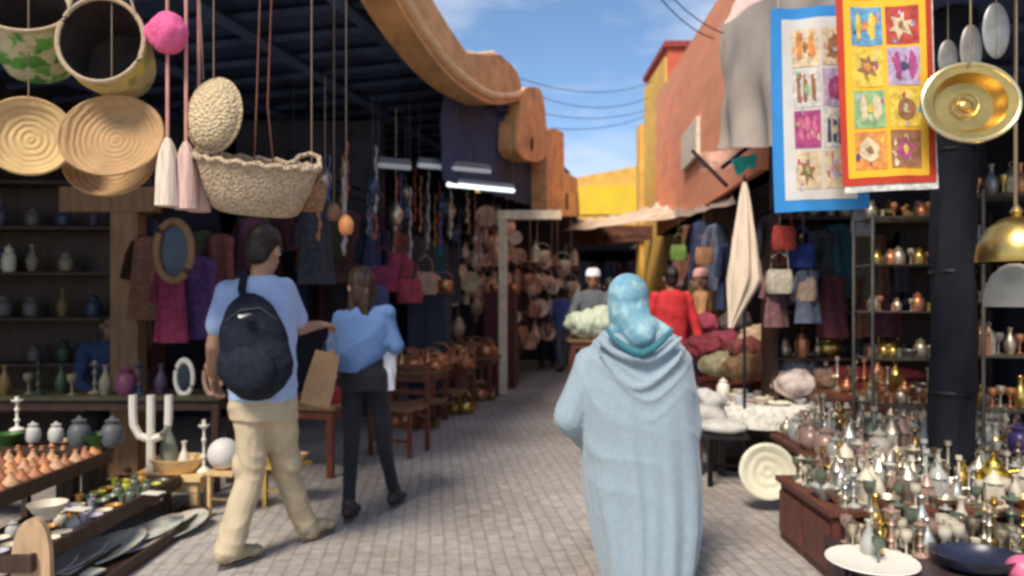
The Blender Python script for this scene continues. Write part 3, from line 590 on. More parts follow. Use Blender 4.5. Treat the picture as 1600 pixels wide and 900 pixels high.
figure((.72,15.2,0), 1.62, R(-10), 'distant pedestrian in faded pink top beside the one in blue', cl('faded_pink', (.5,.25,.30)), cl('dark_jeans', (.03,.04,.08)))
figure((1.35,16.4,0), 1.7, R(180), 'distant pedestrian in white shirt walking out of the dark passage', cl('white_cotton', (.75,.75,.75)), cl('grey_trousers', (.15,.15,.18)))
figure((1.55,13.2,0), 1.7, R(15), 'pedestrian in grey hooded top ahead of the purple robe', cl('grey_hoodie', (.20,.20,.23)), cl('dark_jeans', (.03,.04,.08)))
figure((2.2,14.2,0), 1.6, R(200), 'small pedestrian in orange top walking towards the camera under the awning', cl('orange_top', (.55,.20,.06)), cl('navy_trousers', (.03,.035,.10)))
figure((1.75,17.6,0), 1.72, R(5), 'tiny pedestrian in brown coat at the edge of the dark passage', cl('brown_coat', (.16,.09,.05)), cl('grey_trousers', (.15,.15,.18)))
figure((1.05,18.4,0), 1.6, R(-20), 'tiny pedestrian in teal dress at the edge of the dark passage', None, None, robe_=cl('teal_dress', (.05,.22,.24)))
figure((1.9,12.4,0), 1.7, R(30), 'pedestrian in purple robe walking under the beige awning', None, None, robe_=cl('purple_robe', (.16,.06,.16)))
figure((2.28,8.9,0), 1.78, R(80), 'stallholder in tan jacket and pinkish cap beside the hanging clothes', cl('tan_jacket', (.42,.22,.10)), cl('navy_trousers', (.03,.035,.10)), hat=cl('pink_cap', (.65,.35,.33)))
figure((-3.45,6.35,.02), 1.72, R(-150), 'seated shopkeeper in dark blue top in the shade beside the wooden post', cl('dark_blue_top', (.03,.055,.12)), cl('black_trousers', (.015,.016,.02)), sit=True, elbow=(.2,.3,1.08))
# ---------------------------------------------------------------- goods: shapes of each kind, built once as meshes
ORD = ['first','second','third','fourth','fifth','sixth','seventh','eighth','ninth','tenth','eleventh','twelfth','thirteenth','fourteenth','fifteenth','sixteenth','seventeenth','eighteenth','nineteenth','twentieth']
straw_m = mat('straw', (.62,.42,.19), .8, var=.15, scale=8, bump=.5, pat=P_rings(11, (.40,.24,.10), .2, 'RINGS', 'Z'))
straw2_m = mat('brown_straw', (.46,.28,.13), .8, var=.2, scale=8, bump=.5, pat=P_rings(13, (.28,.16,.07), .2, 'RINGS', 'Z'))
cream_straw_m = mat('cream_straw', (.70,.56,.34), .85, var=.15, scale=8, bump=.9, pat=P_weave(62, (.40,.28,.15), .6))
wicker_m = mat('wicker', (.62,.48,.32), .8, var=.2, scale=8, bump=.8, pat=P_weave(75, (.28,.19,.12), .75))
greenbk_m = mat('green_basket', (.55,.5,.32), .8, var=.2, scale=8, bump=.7, pat=P_spots(11, ((.05,.22,.03),(.10,.34,.05)), amt=.95))
yellowbk_m = mat('yellow_basket', (.50,.40,.17), .8, var=.2, scale=8, bump=.7, pat=P_spots(6, ((.62,.52,.05),(.22,.25,.08)), amt=.8))
dark_in_m = mat('basket_lining', (.05,.035,.03), .9, var=.5)  # near-black inner walls: shade inside the baskets put in as colour
copper_m = mat('copper', (.62,.27,.13), .36, .7, var=.25, scale=12, bump=.1)
brass_m = mat('brass', (.62,.42,.13), .3, .95, var=.2, scale=9, bump=.08)
silver_m = mat('tarnished_silver', (.60,.51,.38), .42, .9, var=.35, scale=14, bump=.25)
silver2_m = mat('bright_silver', (.78,.73,.63), .32, .9, var=.15, scale=10, bump=.1)
bone_m = mat('bone_white', (.60,.53,.41), .5, var=.15, scale=12)
glass_m = mat('smoky_glass', (.62,.62,.56), .12, 0, var=.2, spec=.7, bump=0, trans=.35)
rose_m = mat('rose_glaze', (.44,.29,.23), .3, .2, var=.2, bump=.05)
green_m = mat('green_glaze', (.15,.18,.13), .3, .1, var=.3, bump=.05)
terra_m = mat('terracotta', (.50,.20,.10), .6, var=.3, scale=18)
terra2_m = mat('pale_terracotta', (.62,.36,.20), .6, var=.3, scale=18)
white_m = mat('white_lacquer', (.78,.74,.64), .45, var=.06, scale=8, bump=.05)
gold_m = mat('gold_leaf', (.80,.55,.06), .28, 1, var=.15)
dkbowl_m = mat('dark_bowl', (.02,.025,.05), .3, var=.3)
def mesh_of(parts): return [(n, mb.mesh(n or 'item')) for n, mb in parts]
KINDS = {}
def ring(mb, c, R_, r, M=None, n=14):
    M = M or Matrix.Identity(3); pts = [Vector(c)+M @ Vector((R_*math.cos(2*PI*i/n), R_*math.sin(2*PI*i/n), 0)) for i in range(n+1)]; return mb.tube(pts, r, 5)
RX = Matrix.Rotation(R(90), 3, 'X')
KINDS['goblet'] = [(None, MB().lathe([(.0,0),(.032,0),(.034,.004),(.010,.012),(.006,.03),(.009,.05),(.006,.07),(.012,.085),(.030,.105),(.036,.13),(.033,.155),(.031,.154),(.033,.13),(.026,.108),(.0,.098)], seg=14))]
KINDS['tumbler'] = [(None, MB().lathe([(0,0),(.022,0),(.024,.02),(.020,.04),(.028,.09),(.026,.09),(.018,.04),(.0,.01)], seg=12))]
KINDS['candlestick'] = [('stem', MB().lathe([(0,0),(.05,0),(.052,.008),(.03,.02),(.012,.03),(.010,.06),(.022,.075),(.010,.09),(.009,.14),(.020,.155),(.009,.17),(.008,.2),(.028,.215),(.030,.222),(.014,.228),(.014,.25),(.0,.25)], seg=14)), ('drip_pan', MB().lathe([(.0,.213),(.040,.22),(.042,.226),(.0,.222)], seg=14))]
q1 = MB(); q1.lathe([(0,0),(.035,0),(.06,.03),(.07,.07),(.055,.11),(.035,.125),(.03,.13)], seg=16); q2 = MB(); q2.lathe([(.034,.128),(.03,.145),(.01,.16),(.008,.17),(.012,.178),(0,.19)], seg=12)
q3 = MB(); q3.tube([(.06,0,.06),(.09,0,.075),(.10,0,.11),(.118,0,.13)], [.012,.009,.007,.006]); q4 = MB(); q4.tube([(-.055,0,.11),(-.09,0,.12),(-.10,0,.08),(-.085,0,.045),(-.062,0,.045)], .005)
KINDS['teapot'] = [('pot', q1), ('lid', q2), ('spout', q3), ('handle', q4)]
q1 = MB(); q1.lathe([(0,0),(.055,0),(.055,.012),(.045,.016)], seg=6); q2 = MB(); q2.lathe([(.044,.016),(.05,.05),(.05,.12),(.044,.155)], seg=6)
for k in range(6): a = PI/3*k; q2.tube([(.05*math.cos(a),.05*math.sin(a),.016),(.054*math.cos(a),.054*math.sin(a),.15)], .004, 5)
q3 = MB(); q3.lathe([(.058,.155),(.05,.17),(.035,.195),(.015,.215),(.008,.23),(0,.235)], seg=12); q4 = MB(); ring(q4, (0,0,.25), .018, .003, RX)
KINDS['lantern'] = [('base', q1), ('glass_body', q2), ('dome', q3), ('ring_handle', q4)]
KINDS['vase'] = [(None, MB().lathe([(0,0),(.03,0),(.032,.005),(.045,.05),(.05,.09),(.03,.14),(.015,.17),(.014,.2),(.026,.225),(.022,.225),(.010,.2),(0,.19)], seg=16))]
KINDS['bowl'] = [(None, MB().lathe([(0,0),(.035,0),(.036,.008),(.065,.035),(.085,.07),(.081,.07),(.06,.04),(.03,.015),(0,.013)], seg=20))]
KINDS['plate'] = [(None, MB().lathe([(0,0),(.07,0),(.075,.004),(.13,.018),(.128,.022),(.075,.01),(0,.008)], seg=26))]
KINDS['tagine'] = [('dish', MB().lathe([(0,0),(.035,0),(.052,.02),(.055,.032),(.048,.032),(0,.02)], seg=14)), ('lid', MB().lathe([(.05,.032),(.046,.045),(.03,.06),(.016,.085),(.01,.095),(.014,.103),(0,.11)], seg=14))]
KINDS['jar'] = [('jar_body', MB().lathe([(0,0),(.045,0),(.06,.03),(.062,.08),(.05,.115),(.035,.125),(.036,.14)], seg=14)), ('lid', MB().lathe([(.04,.14),(.042,.148),(.02,.158),(.008,.17),(0,.178)], seg=12))]
q1 = MB(); q1.lathe([(0,0),(.09,0),(.12,.05),(.125,.1),(.10,.14),(.105,.15),(.098,.15),(.09,.14),(.11,.1),(.0,.02)], seg=18)
q2 = MB(); q2.tube([(-.11,0,.12),(-.115,0,.2),(-.06,0,.25),(0,0,.265),(.06,0,.25),(.115,0,.2),(.11,0,.12)], .006, 6)
KINDS['copper_pot'] = [('pot', q1), ('handle', q2)]
q1 = MB(); q1.tube([(0,0,.9),(0,0,-.25)], .004, 5); q2 = MB(); q2.lathe([(0,-.25),(.03,-.26),(.06,-.31),(.085,-.36),(.09,-.40),(.07,-.47),(.03,-.52),(0,-.53)], seg=12); q3 = MB(); q3.lathe([(.012,-.53),(.008,-.56),(.014,-.575),(0,-.6)], seg=8)
KINDS['hanging_lamp'] = [('chain', q1), ('shade', q2), ('finial', q3)]
def cand():
    a = MB(); a.lathe([(0,0),(.055,0),(.057,.008),(.03,.022),(.011,.035),(.010,.10),(.02,.115),(.009,.13),(.008,.24),(.02,.25),(.02,.275),(0,.275)], seg=12)
    out = [('stem', a)]
    for s_ in (-1, 1):
        m = MB(); m.tube([(0,0,.13),(s_*.035,0,.11),(s_*.075,0,.13),(s_*.085,0,.17),(s_*.085,0,.2)], .006, 6); m.lathe([(0,.2),(.024,.205),(.016,.212),(.016,.235),(0,.235)], (s_*.085,0,0), 10); out.append(('arm', m))
    return out
KINDS['candelabra'] = cand()
def garment():
    b = MB(); rows = []
    prof = [(0,.06,.03),(-.03,.17,.05),(-.09,.24,.06),(-.30,.21,.07),(-.6,.23,.09),(-.9,.27,.11),(-1.1,.29,.12)]
    for z, hw, hd in prof: rows.append([(hw*math.cos(t), hd*math.sin(t)*(1+.35*math.sin(5*t+z*3)), z) for t in [2*PI*j/30 for j in range(30)]])
    b.grid(rows, True, True)
    sl = []
    for s_ in (-1, 1): m = MB(); m.tube([(s_*.17,0,-.07),(s_*.25,.01,-.25),(s_*.30,.015,-.5),(s_*.31,.02,-.56)], [.055,.06,.07,.072], 10); sl.append(('sleeve', m))
    h_ = MB(); h_.tube([(-.15,0,.0),(0,0,.035),(.15,0,.0)], .006, 5); h_.tube([(0,0,.035),(0,0,.08),(.02,0,.10),(.015,0,.125)], .004, 5)
    return [('cloth', b)] + sl + [('hanger', h_)]
KINDS['garment'] = garment()
q1 = MB(); q1.loft([(0,0,0,.14,.06,0),(0,0,.05,.16,.075,0),(0,0,.18,.15,.06,0),(0,0,.24,.13,.02,0)]); q2 = MB(); q2.tube([(-.1,0,.22),(-.09,0,.36),(0,0,.42),(.09,0,.36),(.1,0,.22)], .007, 6)
q3 = MB(); q3.tube([(0,0,.42),(0,0,1.1)], .003, 4); KINDS['handbag'] = [('bag_body', q1), ('strap', q2)]; KINDS['hung_bag'] = KINDS['handbag'] + [('cord', q3)]
def stoolp(w_=.16, h_=.36, d_=.16, leg=.018):
    out = [('seat', MB().box((0,0,h_-.015), (2*w_,2*d_,.03)))]
    for x in (-1,1):
        for y in (-1,1): m = MB(); m.box((x*(w_-.03), y*(d_-.03), (h_-.03)/2), (leg*2,leg*2,h_-.03)); out.append(('leg', m))
    for y in (-1,1): m = MB(); m.box((0,y*(d_-.03),h_*.4), (2*w_-.09,leg,leg)); out.append(('stretcher', m))
    return out
KINDS['stool'] = stoolp()
_cache = {}
def put(kind, name, loc, label, cat, group=None, m=None, s=1.0, rz=0, pm=None, sz=None, tilt=None):
    """one piece of goods; m = material of all parts, pm = {part: material}"""
    if kind not in _cache: _cache[kind] = mesh_of(KINDS[kind])
    def one(nm, me, mm, parent=None):
        key = (kind, nm, mm.name); 
        if key not in _cache:
            c = me.copy(); c.materials.clear(); c.materials.append(mm); _cache[key] = c
        o = bpy.data.objects.new(nm, _cache[key]); COL.objects.link(o)
        if parent: o.parent = parent
        return o
    P_ = _cache[kind]; S = (s, s, s*(sz or 1))
    if len(P_) == 1: r = one(name, P_[0][1], m)
    else:
        r = empty(name)
        for nm, me in P_: one(nm, me, (pm or {}).get(nm, m), r)
    r.location = loc; r.rotation_euler = ((tilt[0] if tilt else 0), (tilt[1] if tilt else 0), rz); r.scale = S
    return tag(r, label, cat, group)
def table(name, c, sx, sy, h, rz, label, top_m, leg_m, apron=True, cat='table', cloth=None, legs=True):
    r = empty(name, (c[0], c[1], 0), rz, label, cat)
    MB().box((0,0,h-.015), (sx,sy,.03)).build('tabletop', top_m, r, False)
    if apron: MB().box((0,0,h-.07), (sx-.06,sy-.06,.075)).build('apron', leg_m, r, False)
    if legs:
        for x in (-1,1):
            for y in (-1,1): MB().box((x*(sx/2-.06), y*(sy/2-.06), (h-.03)/2), (.05,.05,h-.032)).build('leg', leg_m, r, False)
    return r
def cloth_over(c, sx, sy, h, rz, m, label, drop=.3, amp=.02, fr_=6):
    """cloth lying on a table with wavy hanging sides"""
    q = MB(); N_ = 56; rows = []
    def per(u, gx, gy):
        u = u % 1*4; k = int(u); f = u-k
        return [(-gx+2*gx*f, -gy), (gx, -gy+2*gy*f), (gx-2*gx*f, gy), (-gx, gy-2*gy*f)][k]
    for lev, (dz, out) in enumerate(((.012,-.9),(.012,-.5),(.013,.0),(-.01,.012),(-drop*.5,.02),(-drop,.03))):
        row = []
        for j in range(N_):
            x, y = per(j/N_, sx/2*(1+min(0, out))+max(0, out), sy/2*(1+min(0, out))+max(0, out))
            wv = (amp*math.sin(2*PI*j/N_*fr_*3)+amp*.6*noise.noise(Vector((x*6,y*6,lev))))*(lev-2)/3 if lev > 2 else 0
            l_ = math.hypot(x, y) or 1; row.append((x+x/l_*wv, y+y/l_*wv, h+dz-(drop*.25*noise.noise(Vector((x*3,y*3,0))) if lev == 5 else 0)))
        rows.append(row)
    q.grid(rows, True, False); q.f.append(tuple(range(N_))); q.m.append(0)
    o = q.build('tablecloth', m, None, True, (c[0], c[1], 0), rz); return tag(o, label, 'tablecloth')

# ================================================================ baskets and straw goods hung under the near canopy
def cord(top, bot, nm='cord', parent=None, r=.003, m=cord_m):
    q = MB(); o = Vector(parent.location) if parent else Vector()
    Mi = (parent.rotation_euler.to_matrix().inverted() if parent else Matrix.Identity(3))
    q.tube([Mi @ (Vector(top)-o), Mi @ (Vector(bot)-o)], r, 6); return q.build(nm, m, parent)
def woven_dish(px, py, D, rpx, label, m, tilt=(78,0,0), ry=1.0, top=3.9, deep=.05, dx=0):
    c = W(px, py, D); r = rpx/1155*D
    e = empty('woven_tray', c, 0, label, 'woven tray', 'straw goods hanging from the canopy'); e.rotation_euler = tuple(map(R, tilt))
    q = MB(); q.lathe([(0,-deep),(r*.55,-deep),(r*.85,-deep*.55),(r,0),(r*1.0,.012),(r*.96,.01),(r*.83,-deep*.4),(r*.5,-deep+.012),(0,-deep+.014)], seg=40, sq=ry); q.build('dish', m, e)
    q = MB(); q.tube([Vector((r*math.cos(t), r*math.sin(t)*ry, .006)) for t in [2*PI*i/36 for i in range(37)]], .009, 6); q.build('rim', m, e)
    cord((c.x+dx, c.y, top), c+Vector((0,0,r*ry*.95)), 'cord', e); return e
woven_dish(45, 213, 3.45, 62, 'golden straw tray hanging at the frame edge beside the brown straw tray', straw_m, (80,0,25))
woven_dish(175, 212, 3.4, 78, 'large tan straw tray hanging under the yellow green basket', straw2_m, (76,0,5), ry=.85)
woven_dish(172, 250, 3.65, 72, 'brown straw tray partly hidden behind the large tan straw tray', straw2_m, (80,0,0), ry=.8)
e = woven_dish(334, 180, 3.5, 46, 'cream oval straw tray hanging on long cord above the wicker basket', cream_straw_m, (-97,0,-12), ry=1.3, deep=.07)
cord(W(300,-300,3.6), W(318,125,3.5), 'cord', e, .003)
def hang_basket(px, py, bx, by, D, dD, r0, r1, label, m, inner=dark_in_m, sq=1.0, handles=True, roll=0):
    c = W(px, py, D); b = W(bx, by, D+dD); ax = (b-c); ln = ax.length; ax.normalize()
    e = empty('hanging_basket', c, 0, label, 'basket', 'straw goods hanging from the canopy')
    up = Vector((0,0,1)); x_ = ax.cross(up).normalized() if abs(ax.z) < .95 else Vector((1,0,0)); y_ = ax.cross(x_); M = Matrix((x_, y_, ax)).transposed()
    q = MB(); q.lathe([(r0,0),(r0*1.02,ln*.3),(r1*1.08,ln*.75),(r1,ln*.93),(r1*.8,ln),(0,ln)], seg=36, M=M, sq=sq, cap=False); q.build('basket_body', m, e)
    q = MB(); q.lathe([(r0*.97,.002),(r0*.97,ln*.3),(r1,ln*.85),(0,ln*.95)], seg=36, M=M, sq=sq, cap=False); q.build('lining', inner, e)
    q = MB(); q.tube([M @ Vector((r0*.99*math.cos(t), r0*.99*sq*math.sin(t), 0)) for t in [2*PI*i/36 for i in range(37)]], .011, 6); q.build('rim', rope_m if inner is dark_in_m else m, e)
    if handles:
        for s_ in (-1, 1):
            p = M @ Vector((s_*r0*.8, -r0*.5*sq if M[2][1]*-1 > 0 else r0*.5*sq, 0)); q = MB(); q.tube([p, Vector((p.x*.6, 0, .35)), Vector((0, .02, 1.2))], .006, 6); q.build('handle', rope_m, e)
    return e
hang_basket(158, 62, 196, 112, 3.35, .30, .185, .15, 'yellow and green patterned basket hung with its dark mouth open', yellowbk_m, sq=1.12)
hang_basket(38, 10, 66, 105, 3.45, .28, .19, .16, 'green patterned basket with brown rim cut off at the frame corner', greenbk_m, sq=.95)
# wide wicker basket
wb = empty('wicker_basket', W(402, 290, 3.55), 0, 'wide pale wicker basket with looped rim hanging over the man in the T-shirt', 'basket', 'straw goods hanging from the canopy'); wb.rotation_euler = (R(14), R(5), R(10))
q = MB(); q.lathe([(0,-.135),(.17,-.135),(.20,-.12),(.245,-.02),(.285,.11),(.275,.112),(.235,-.02),(.19,-.105),(0,-.115)], seg=44, sq=.6); q.build('basket_body', wicker_m, wb)
q = MB(); q.tube([(.285*math.cos(t), .285*.6*math.sin(t), .112+.008*math.sin(20*t)) for t in [2*PI*i/60 for i in range(61)]], .014, 7); q.build('rim', wicker_m, wb)
q = MB(); q.tube([(.14,.12,.11),(.17,.15,.15),(.22,.15,.17),(.27,.10,.16),(.28,.05,.12)], .012, 7); q.build('handle', wicker_m, wb)
for x in (-.02,.03): q = MB(); q.tube([(x-.02,0,.6+1.2),(x,0,.38),(x+.02*(1 if x > 0 else -1),.12,.11)], .004, 5); q.build('cord', mat('brown_cord', (.25,.10,.07), .9), wb)
sb = empty('small_wicker_basket', W(487, 308, 3.75), 0, 'small brown wicker basket half hidden behind the wide pale one', 'basket', 'straw goods hanging from the canopy')
q = MB(); q.lathe([(0,-.07),(.055,-.07),(.075,.0),(.08,.06),(.072,.06),(.06,-.05),(0,-.055)], seg=20); q.build('basket_body', mat('brown_wicker', (.38,.20,.10), .8, bump=.9, pat=P_weave(40,(.15,.08,.04),.7)), sb)
cord(W(487,-200,3.75), W(487,296,3.75), 'cord', sb, .003)
for k, (px, D) in enumerate(((262,3.42),(291,3.46),(311,3.55))):
    c = W(px, 216+k*6, D); e = empty('straw_whisk', c, 0, ['white straw whisk on pink cord beside the large tan tray','pinkish white straw whisk between its white twin and the wicker basket','thin rosy straw whisk tucked behind the two fuller ones'][k], 'whisk', 'straw goods hanging from the canopy')
    q = MB(); rows = []
    for z, rr_ in ((0,.012),(-.03,.026),(-.07,.040),(-.15,.046),(-.24,.050),(-.315,.052)): rows.append([(rr_*math.cos(t)*(1+.12*math.sin(6*t+z*9)), rr_*math.sin(t)*(1+.12*math.sin(5*t)), z) for t in [2*PI*j/26 for j in range(26)]])
    q.grid(rows); q.build('straw_bundle', mat('whisk_straw%s' % ('' if k == 0 else '_rosy'), (.72,.6,.48) if k == 0 else (.66,.44,.38), .85, var=.3, scale=30, bump=1.0, stretch=(2,2,.15)), e)
    cord((c.x, c.y, 3.9), c, 'cord', e, .008, mat('pink_cord', (.60,.28,.24), .9)); 
pk = empty('pink_pompom', W(263,52,3.4), 0, 'bright pink round straw ornament on a cord next to the yellow green basket', 'ornament', 'straw goods hanging from the canopy')
q = MB(); q.ell((0,0,0), (.09,.075,.098), seg=24, rings=16); q.ell((-.07,0,.0), (.05,.04,.05)); sculpt('ball', q, mat('pink_straw', (.75,.12,.28), .85, var=.2, scale=20, bump=.8), pk, .008, hatch(22,.006))
cord(W(263,-200,3.4), W(263,30,3.4), 'cord', pk, .004)
ll = empty('hanging_lantern', W(541,350,4.6), 0, 'little orange lantern dangling above the woman in denim', 'lantern')
q = MB(); q.lathe([(0,-.07),(.03,-.065),(.045,-.04),(.048,.01),(.03,.04),(.01,.055),(0,.06)], seg=12); q.build('shade', mat('orange_lamp', (.75,.30,.10), .5), ll); cord(W(541,-100,4.6), W(541,335,4.6), 'cord', ll, .003)
ll = empty('hanging_lantern', W(522,330,5.0), 0, 'dim brown lantern just behind the little orange one', 'lantern')
q = MB(); q.lathe([(0,-.07),(.03,-.065),(.045,-.04),(.048,.01),(.03,.04),(.01,.055),(0,.06)], seg=12, sq=1); q.build('shade', mat('brown_lamp', (.25,.12,.06), .5), ll); cord(W(522,-100,5.0), W(522,316,5.0), 'cord', ll, .003)

# ================================================================ the near stall
post = empty('wooden_post', (-3.12,6.02,0), 0, 'tan wooden post with a cross beam holding the straw goods stall', 'post')
q = MB(); q.box((0,0,1.07), (.22,.15,2.14)); q.build('shaft', wood_m, post, False); q = MB(); q.box((-.13,-.03,2.24), (.76,.12,.2)); q.build('cross_beam', wood_m, post, False)
q = MB(); q.tube([(-.15,0,0),(-.12,.02,.8),(-.02,0,1.5)], .03, 8); q.build('brace', wood_m, post)
ct = table('counter', (-3.25,5.66), 2.2, .4, .72, 0, 'dark counter with thin greenish edge behind the trays of carved goods', mat('green_wood', (.07,.06,.03), .6, var=.4), darkwood_m)
def shelf_unit(name, c, w_, h_, d_, n, rz, label, m, back=True):
    r = empty(name, (c[0], c[1], c[2] if len(c) > 2 else 0), rz, label, 'shelves')
    for x in (-1,1): MB().box((x*w_/2,0,h_/2), (.035,d_,h_)).build('side_panel', m, r, False)
    for k in range(n): MB().box((0,0,.06+(h_-.1)*k/(n-1)), (w_-.04,d_-.01,.025)).build('shelf', m, r, False)
    if back: MB().box((0,d_/2,h_/2), (w_,.015,h_-.02)).build('back_panel', m, r, False)
    return r
shelf_unit('shelf_unit', (-4.2,6.6,0), 2.0, 2.5, .3, 7, R(4), 'dark shelf unit crowded with jars at the back of the straw stall', darkwood_m)
jm = [mat('jar_%s' % n_, c_, .45, var=.25) for n_, c_ in (('blue',(.035,.05,.10)),('ochre',(.16,.10,.03)),('grey',(.11,.10,.10)),('violet',(.07,.045,.09)),('green',(.03,.055,.03)),('cream',(.22,.19,.13)))]
jn = ['dark blue','ochre','grey','violet','green','cream']
for k in range(5):
    for j in range(7):
        i = rnd.randrange(6)
        if rnd.random() < .12: continue
        put('jar' if (j+k) % 3 else 'vase', 'lidded_jar' if (j+k) % 3 else 'small_vase', (-5.05+.27*j+rnd.uniform(-.02,.02), 6.52+.01*j, .085+.40*(k+1)+.0), '%s %s %s along the %s shelf from the floor of the jar unit' % (ORD[j], jn[i], 'jar' if (j+k) % 3 else 'vase', ORD[k+1]), 'jar' if (j+k) % 3 else 'vase', 'jars on the dark shelf unit', jm[i], rnd.uniform(.9,1.3), 0)
put('jar','white_jar', (W(12,432,6.5).x,6.52,1.672), 'narrow white jar standing out on the dim stall shelf', 'jar', None, bone_m, .95, sz=1.5)
# hung textiles and mirrors in the shade
gm = lambda n, c: mat('cloth_'+n, c, .9, var=.3, scale=6, bump=.35, pat=P_spots(17, (tuple(min(.8, x*1.9+.03) for x in c), tuple(x*.4 for x in c)), amt=.3))
for i, (px, py, D, col, nm, s_) in enumerate(((268,440,5.6,(.20,.02,.06),'crimson',.55),(232,400,5.9,(.16,.07,.04),'brown',.6),(310,430,5.9,(.09,.04,.14),'purple',.6),(345,395,6.3,(.18,.05,.04),'rust',.6),(225,370,6.3,(.05,.05,.10),'ink blue',.6),(395,370,6.6,(.10,.03,.05),'dark wine',.6))):
    put('garment','hanging_kaftan', W(px,py-30,D), '%s kaftan hanging in the shade behind the wooden post' % nm, 'kaftan', 'kaftans in the shade of the straw stall', gm(nm.replace(' ','_'), col), s_, R(20*(i%3-1)), {'hanger': iron_m})
om = empty('oval_mirror', W(272,392,5.5), 0, 'dark oval mirror in brown frame hanging behind the post', 'mirror')
q = MB(); q.tube([(.13*math.cos(t), 0, .22*math.sin(t)) for t in [2*PI*i/30 for i in range(31)]], .03, 8); q.build('frame', wood_m, om)
q = MB(); q.ell((0,.01,0), (.125,.01,.215), seg=24, rings=10); q.build('glass', mat('dark_mirror', (.03,.04,.06), .25, .4), om)
for k, (px, m_, lb) in enumerate(((288,white_m,'small white oval mirror standing on the counter end'),(333,mat('peach_frame',(.62,.36,.25),.5),'small peach framed oval mirror at the counter end by the man'))):
    e = empty('standing_mirror', W(px,590,5.55), 0, lb, 'mirror'); e.scale = (.55,.55,.76)
    q = MB(); q.tube([(.12*math.cos(t), 0, .17*math.sin(t)) for t in [2*PI*i/30 for i in range(31)]], .03, 8); q.build('frame', m_, e)
    q = MB(); q.ell((0,.01,0), (.115,.01,.165), seg=24, rings=10); q.build('glass', mat('dark_mirror', (.03,.04,.06), .25, .4), e)
mp_ = put('jar','magenta_pot', W(198,617,5.6)+Vector((0,0,.0)), 'dull magenta pot on the counter at the foot of the post', 'pot', None, mat('magenta_glaze', (.18,.05,.11), .5), 1.3)
# small goods standing on the counter
for j, px in enumerate(range(15, 330, 26)):
    if 180 < px < 220 or 270 < px: continue
    i = rnd.randrange(6); put(('vase','goblet','candlestick')[j % 3], ('small_vase','wooden_cup','candlestick')[j % 3], (W(px,620,5.6).x, 5.55+.08*(j%2), .72), '%s %s %s along the greenish counter edge' % (ORD[j], jn[i], ('vase','cup','candlestick')[j % 3]), ('vase','cup','candlestick')[j % 3], 'small goods on the dark counter', jm[i], 1.0)

# trays of small goods at the kerb of the stall
def tray(name, D0, D1, o0, o1, h, label, m, tilt=0):
    c = Vector(((o0+o1)/2, (D0+D1)/2, 0)); ln = D1-D0; w_ = abs(o1-o0)
    r = empty(name, (c.x, c.y, h), 0, label, 'display tray')
    MB().box((0,0,-.02), (w_,ln,.03)).build('bottom', m, r, False)
    for x in (-1,1): MB().box((x*(w_/2+.01),0,.0), (.02,ln+.04,.08)).build('side_board', m, r, False)
    for y in (-1,1): MB().box((0,y*(ln/2+.01),.0), (w_,.02,.08)).build('end_board', m, r, False)
    for x in (-1,1):
        for y in (-1,1): MB().box((x*(w_/2-.04), y*(ln/2-.05), -h/2-.02), (.04,.04,h-.035)).build('leg', m, r, False)
    return r
tray('raised_tray', 3.7, 4.8, -3.16, -2.62, .42, 'upper display tray filled with orange clay tagines', darkwood_m)
for a in range(4):
    for b_ in range(11):
        p = Vector((-2.68-.135*a, 3.77+.096*b_, .418)); i = (a*3+b_*5+rnd.randrange(2)) % 3
        put('tagine','tiny_tagine', p+Vector((rnd.uniform(-.01,.01),rnd.uniform(-.01,.01),0)), '%s tiny %s tagine in the %s row from the street of the upper tray' % (ORD[b_], ('rust','sandy','orange')[i], ORD[a]), 'tagine', 'tiny tagines in the upper tray', (terra_m, terra2_m, mat('orange_clay',(.62,.26,.10),.55,var=.2))[i], .85+.2*rnd.random(), rnd.random()*3)
wbx = MB(); wbx.box((0,0,.05), (.16,.2,.10)); tag(wbx.build('wicker_box', cream_straw_m, None, False, (-2.88,4.95,.42)), 'square straw box closing the far end of the tagine tray', 'box')
table('box_stand', (-2.88,4.95), .3, .26, .42, 0, 'little dark stand under the square straw box', darkwood_m, darkwood_m)
tray('low_tray', 3.4, 4.9, -2.60, -2.22, .23, 'lower display tray with dark edge holding bowls and shells', darkwood_m)
cols = [(green_m,'green'),(mat('lime_glaze',(.42,.42,.04),.35,var=.2),'lime'),(bone_m,'bone'),(mat('lilac_stone',(.36,.33,.40),.5),'lilac grey'),(mat('amber_glaze',(.45,.22,.04),.35),'amber'),(mat('stone_grey',(.45,.43,.40),.6,var=.3),'stone grey')]
for a in range(3):
    for b_ in range(15):
        i = (rnd.choice((3,5,2,5,4)) if b_ < 9 else rnd.choice((0,1,1,4,0)))
        kd = rnd.choice(('bowl','bowl','tumbler','jar')); p = Vector((-2.28-.125*a, 3.46+.096*b_, .228))
        put(kd, {'bowl':'small_bowl','tumbler':'tea_glass','jar':'trinket_jar'}[kd], p, '%s %s %s in the %s row from the street of the low tray' % (ORD[b_], cols[i][1], {'bowl':'bowl','tumbler':'glass','jar':'jar'}[kd], ORD[a]), {'bowl':'bowl','tumbler':'glass','jar':'jar'}[kd], 'small goods in the low tray', cols[i][0], .55 if kd != 'tumbler' else .8, 0)
for k, (px, py, nm) in enumerate(((124,795,'white card lying among the bowls'),(240,770,'white price card lying at the far part of the low tray'))):
    D = (1.45-.29)*1155/(py-465); q = MB(); q.box((0,0,0), (.12,.07,.006)); tag(q.build('price_card', white_m, None, False, W(px,py,D), LROT), nm, 'card')
lil = mat('painted_platter', (.50,.48,.50), .4, var=.2, scale=5, pat=P_spots(14, ((.22,.22,.30),(.45,.30,.22),(.55,.56,.50)), amt=.7))
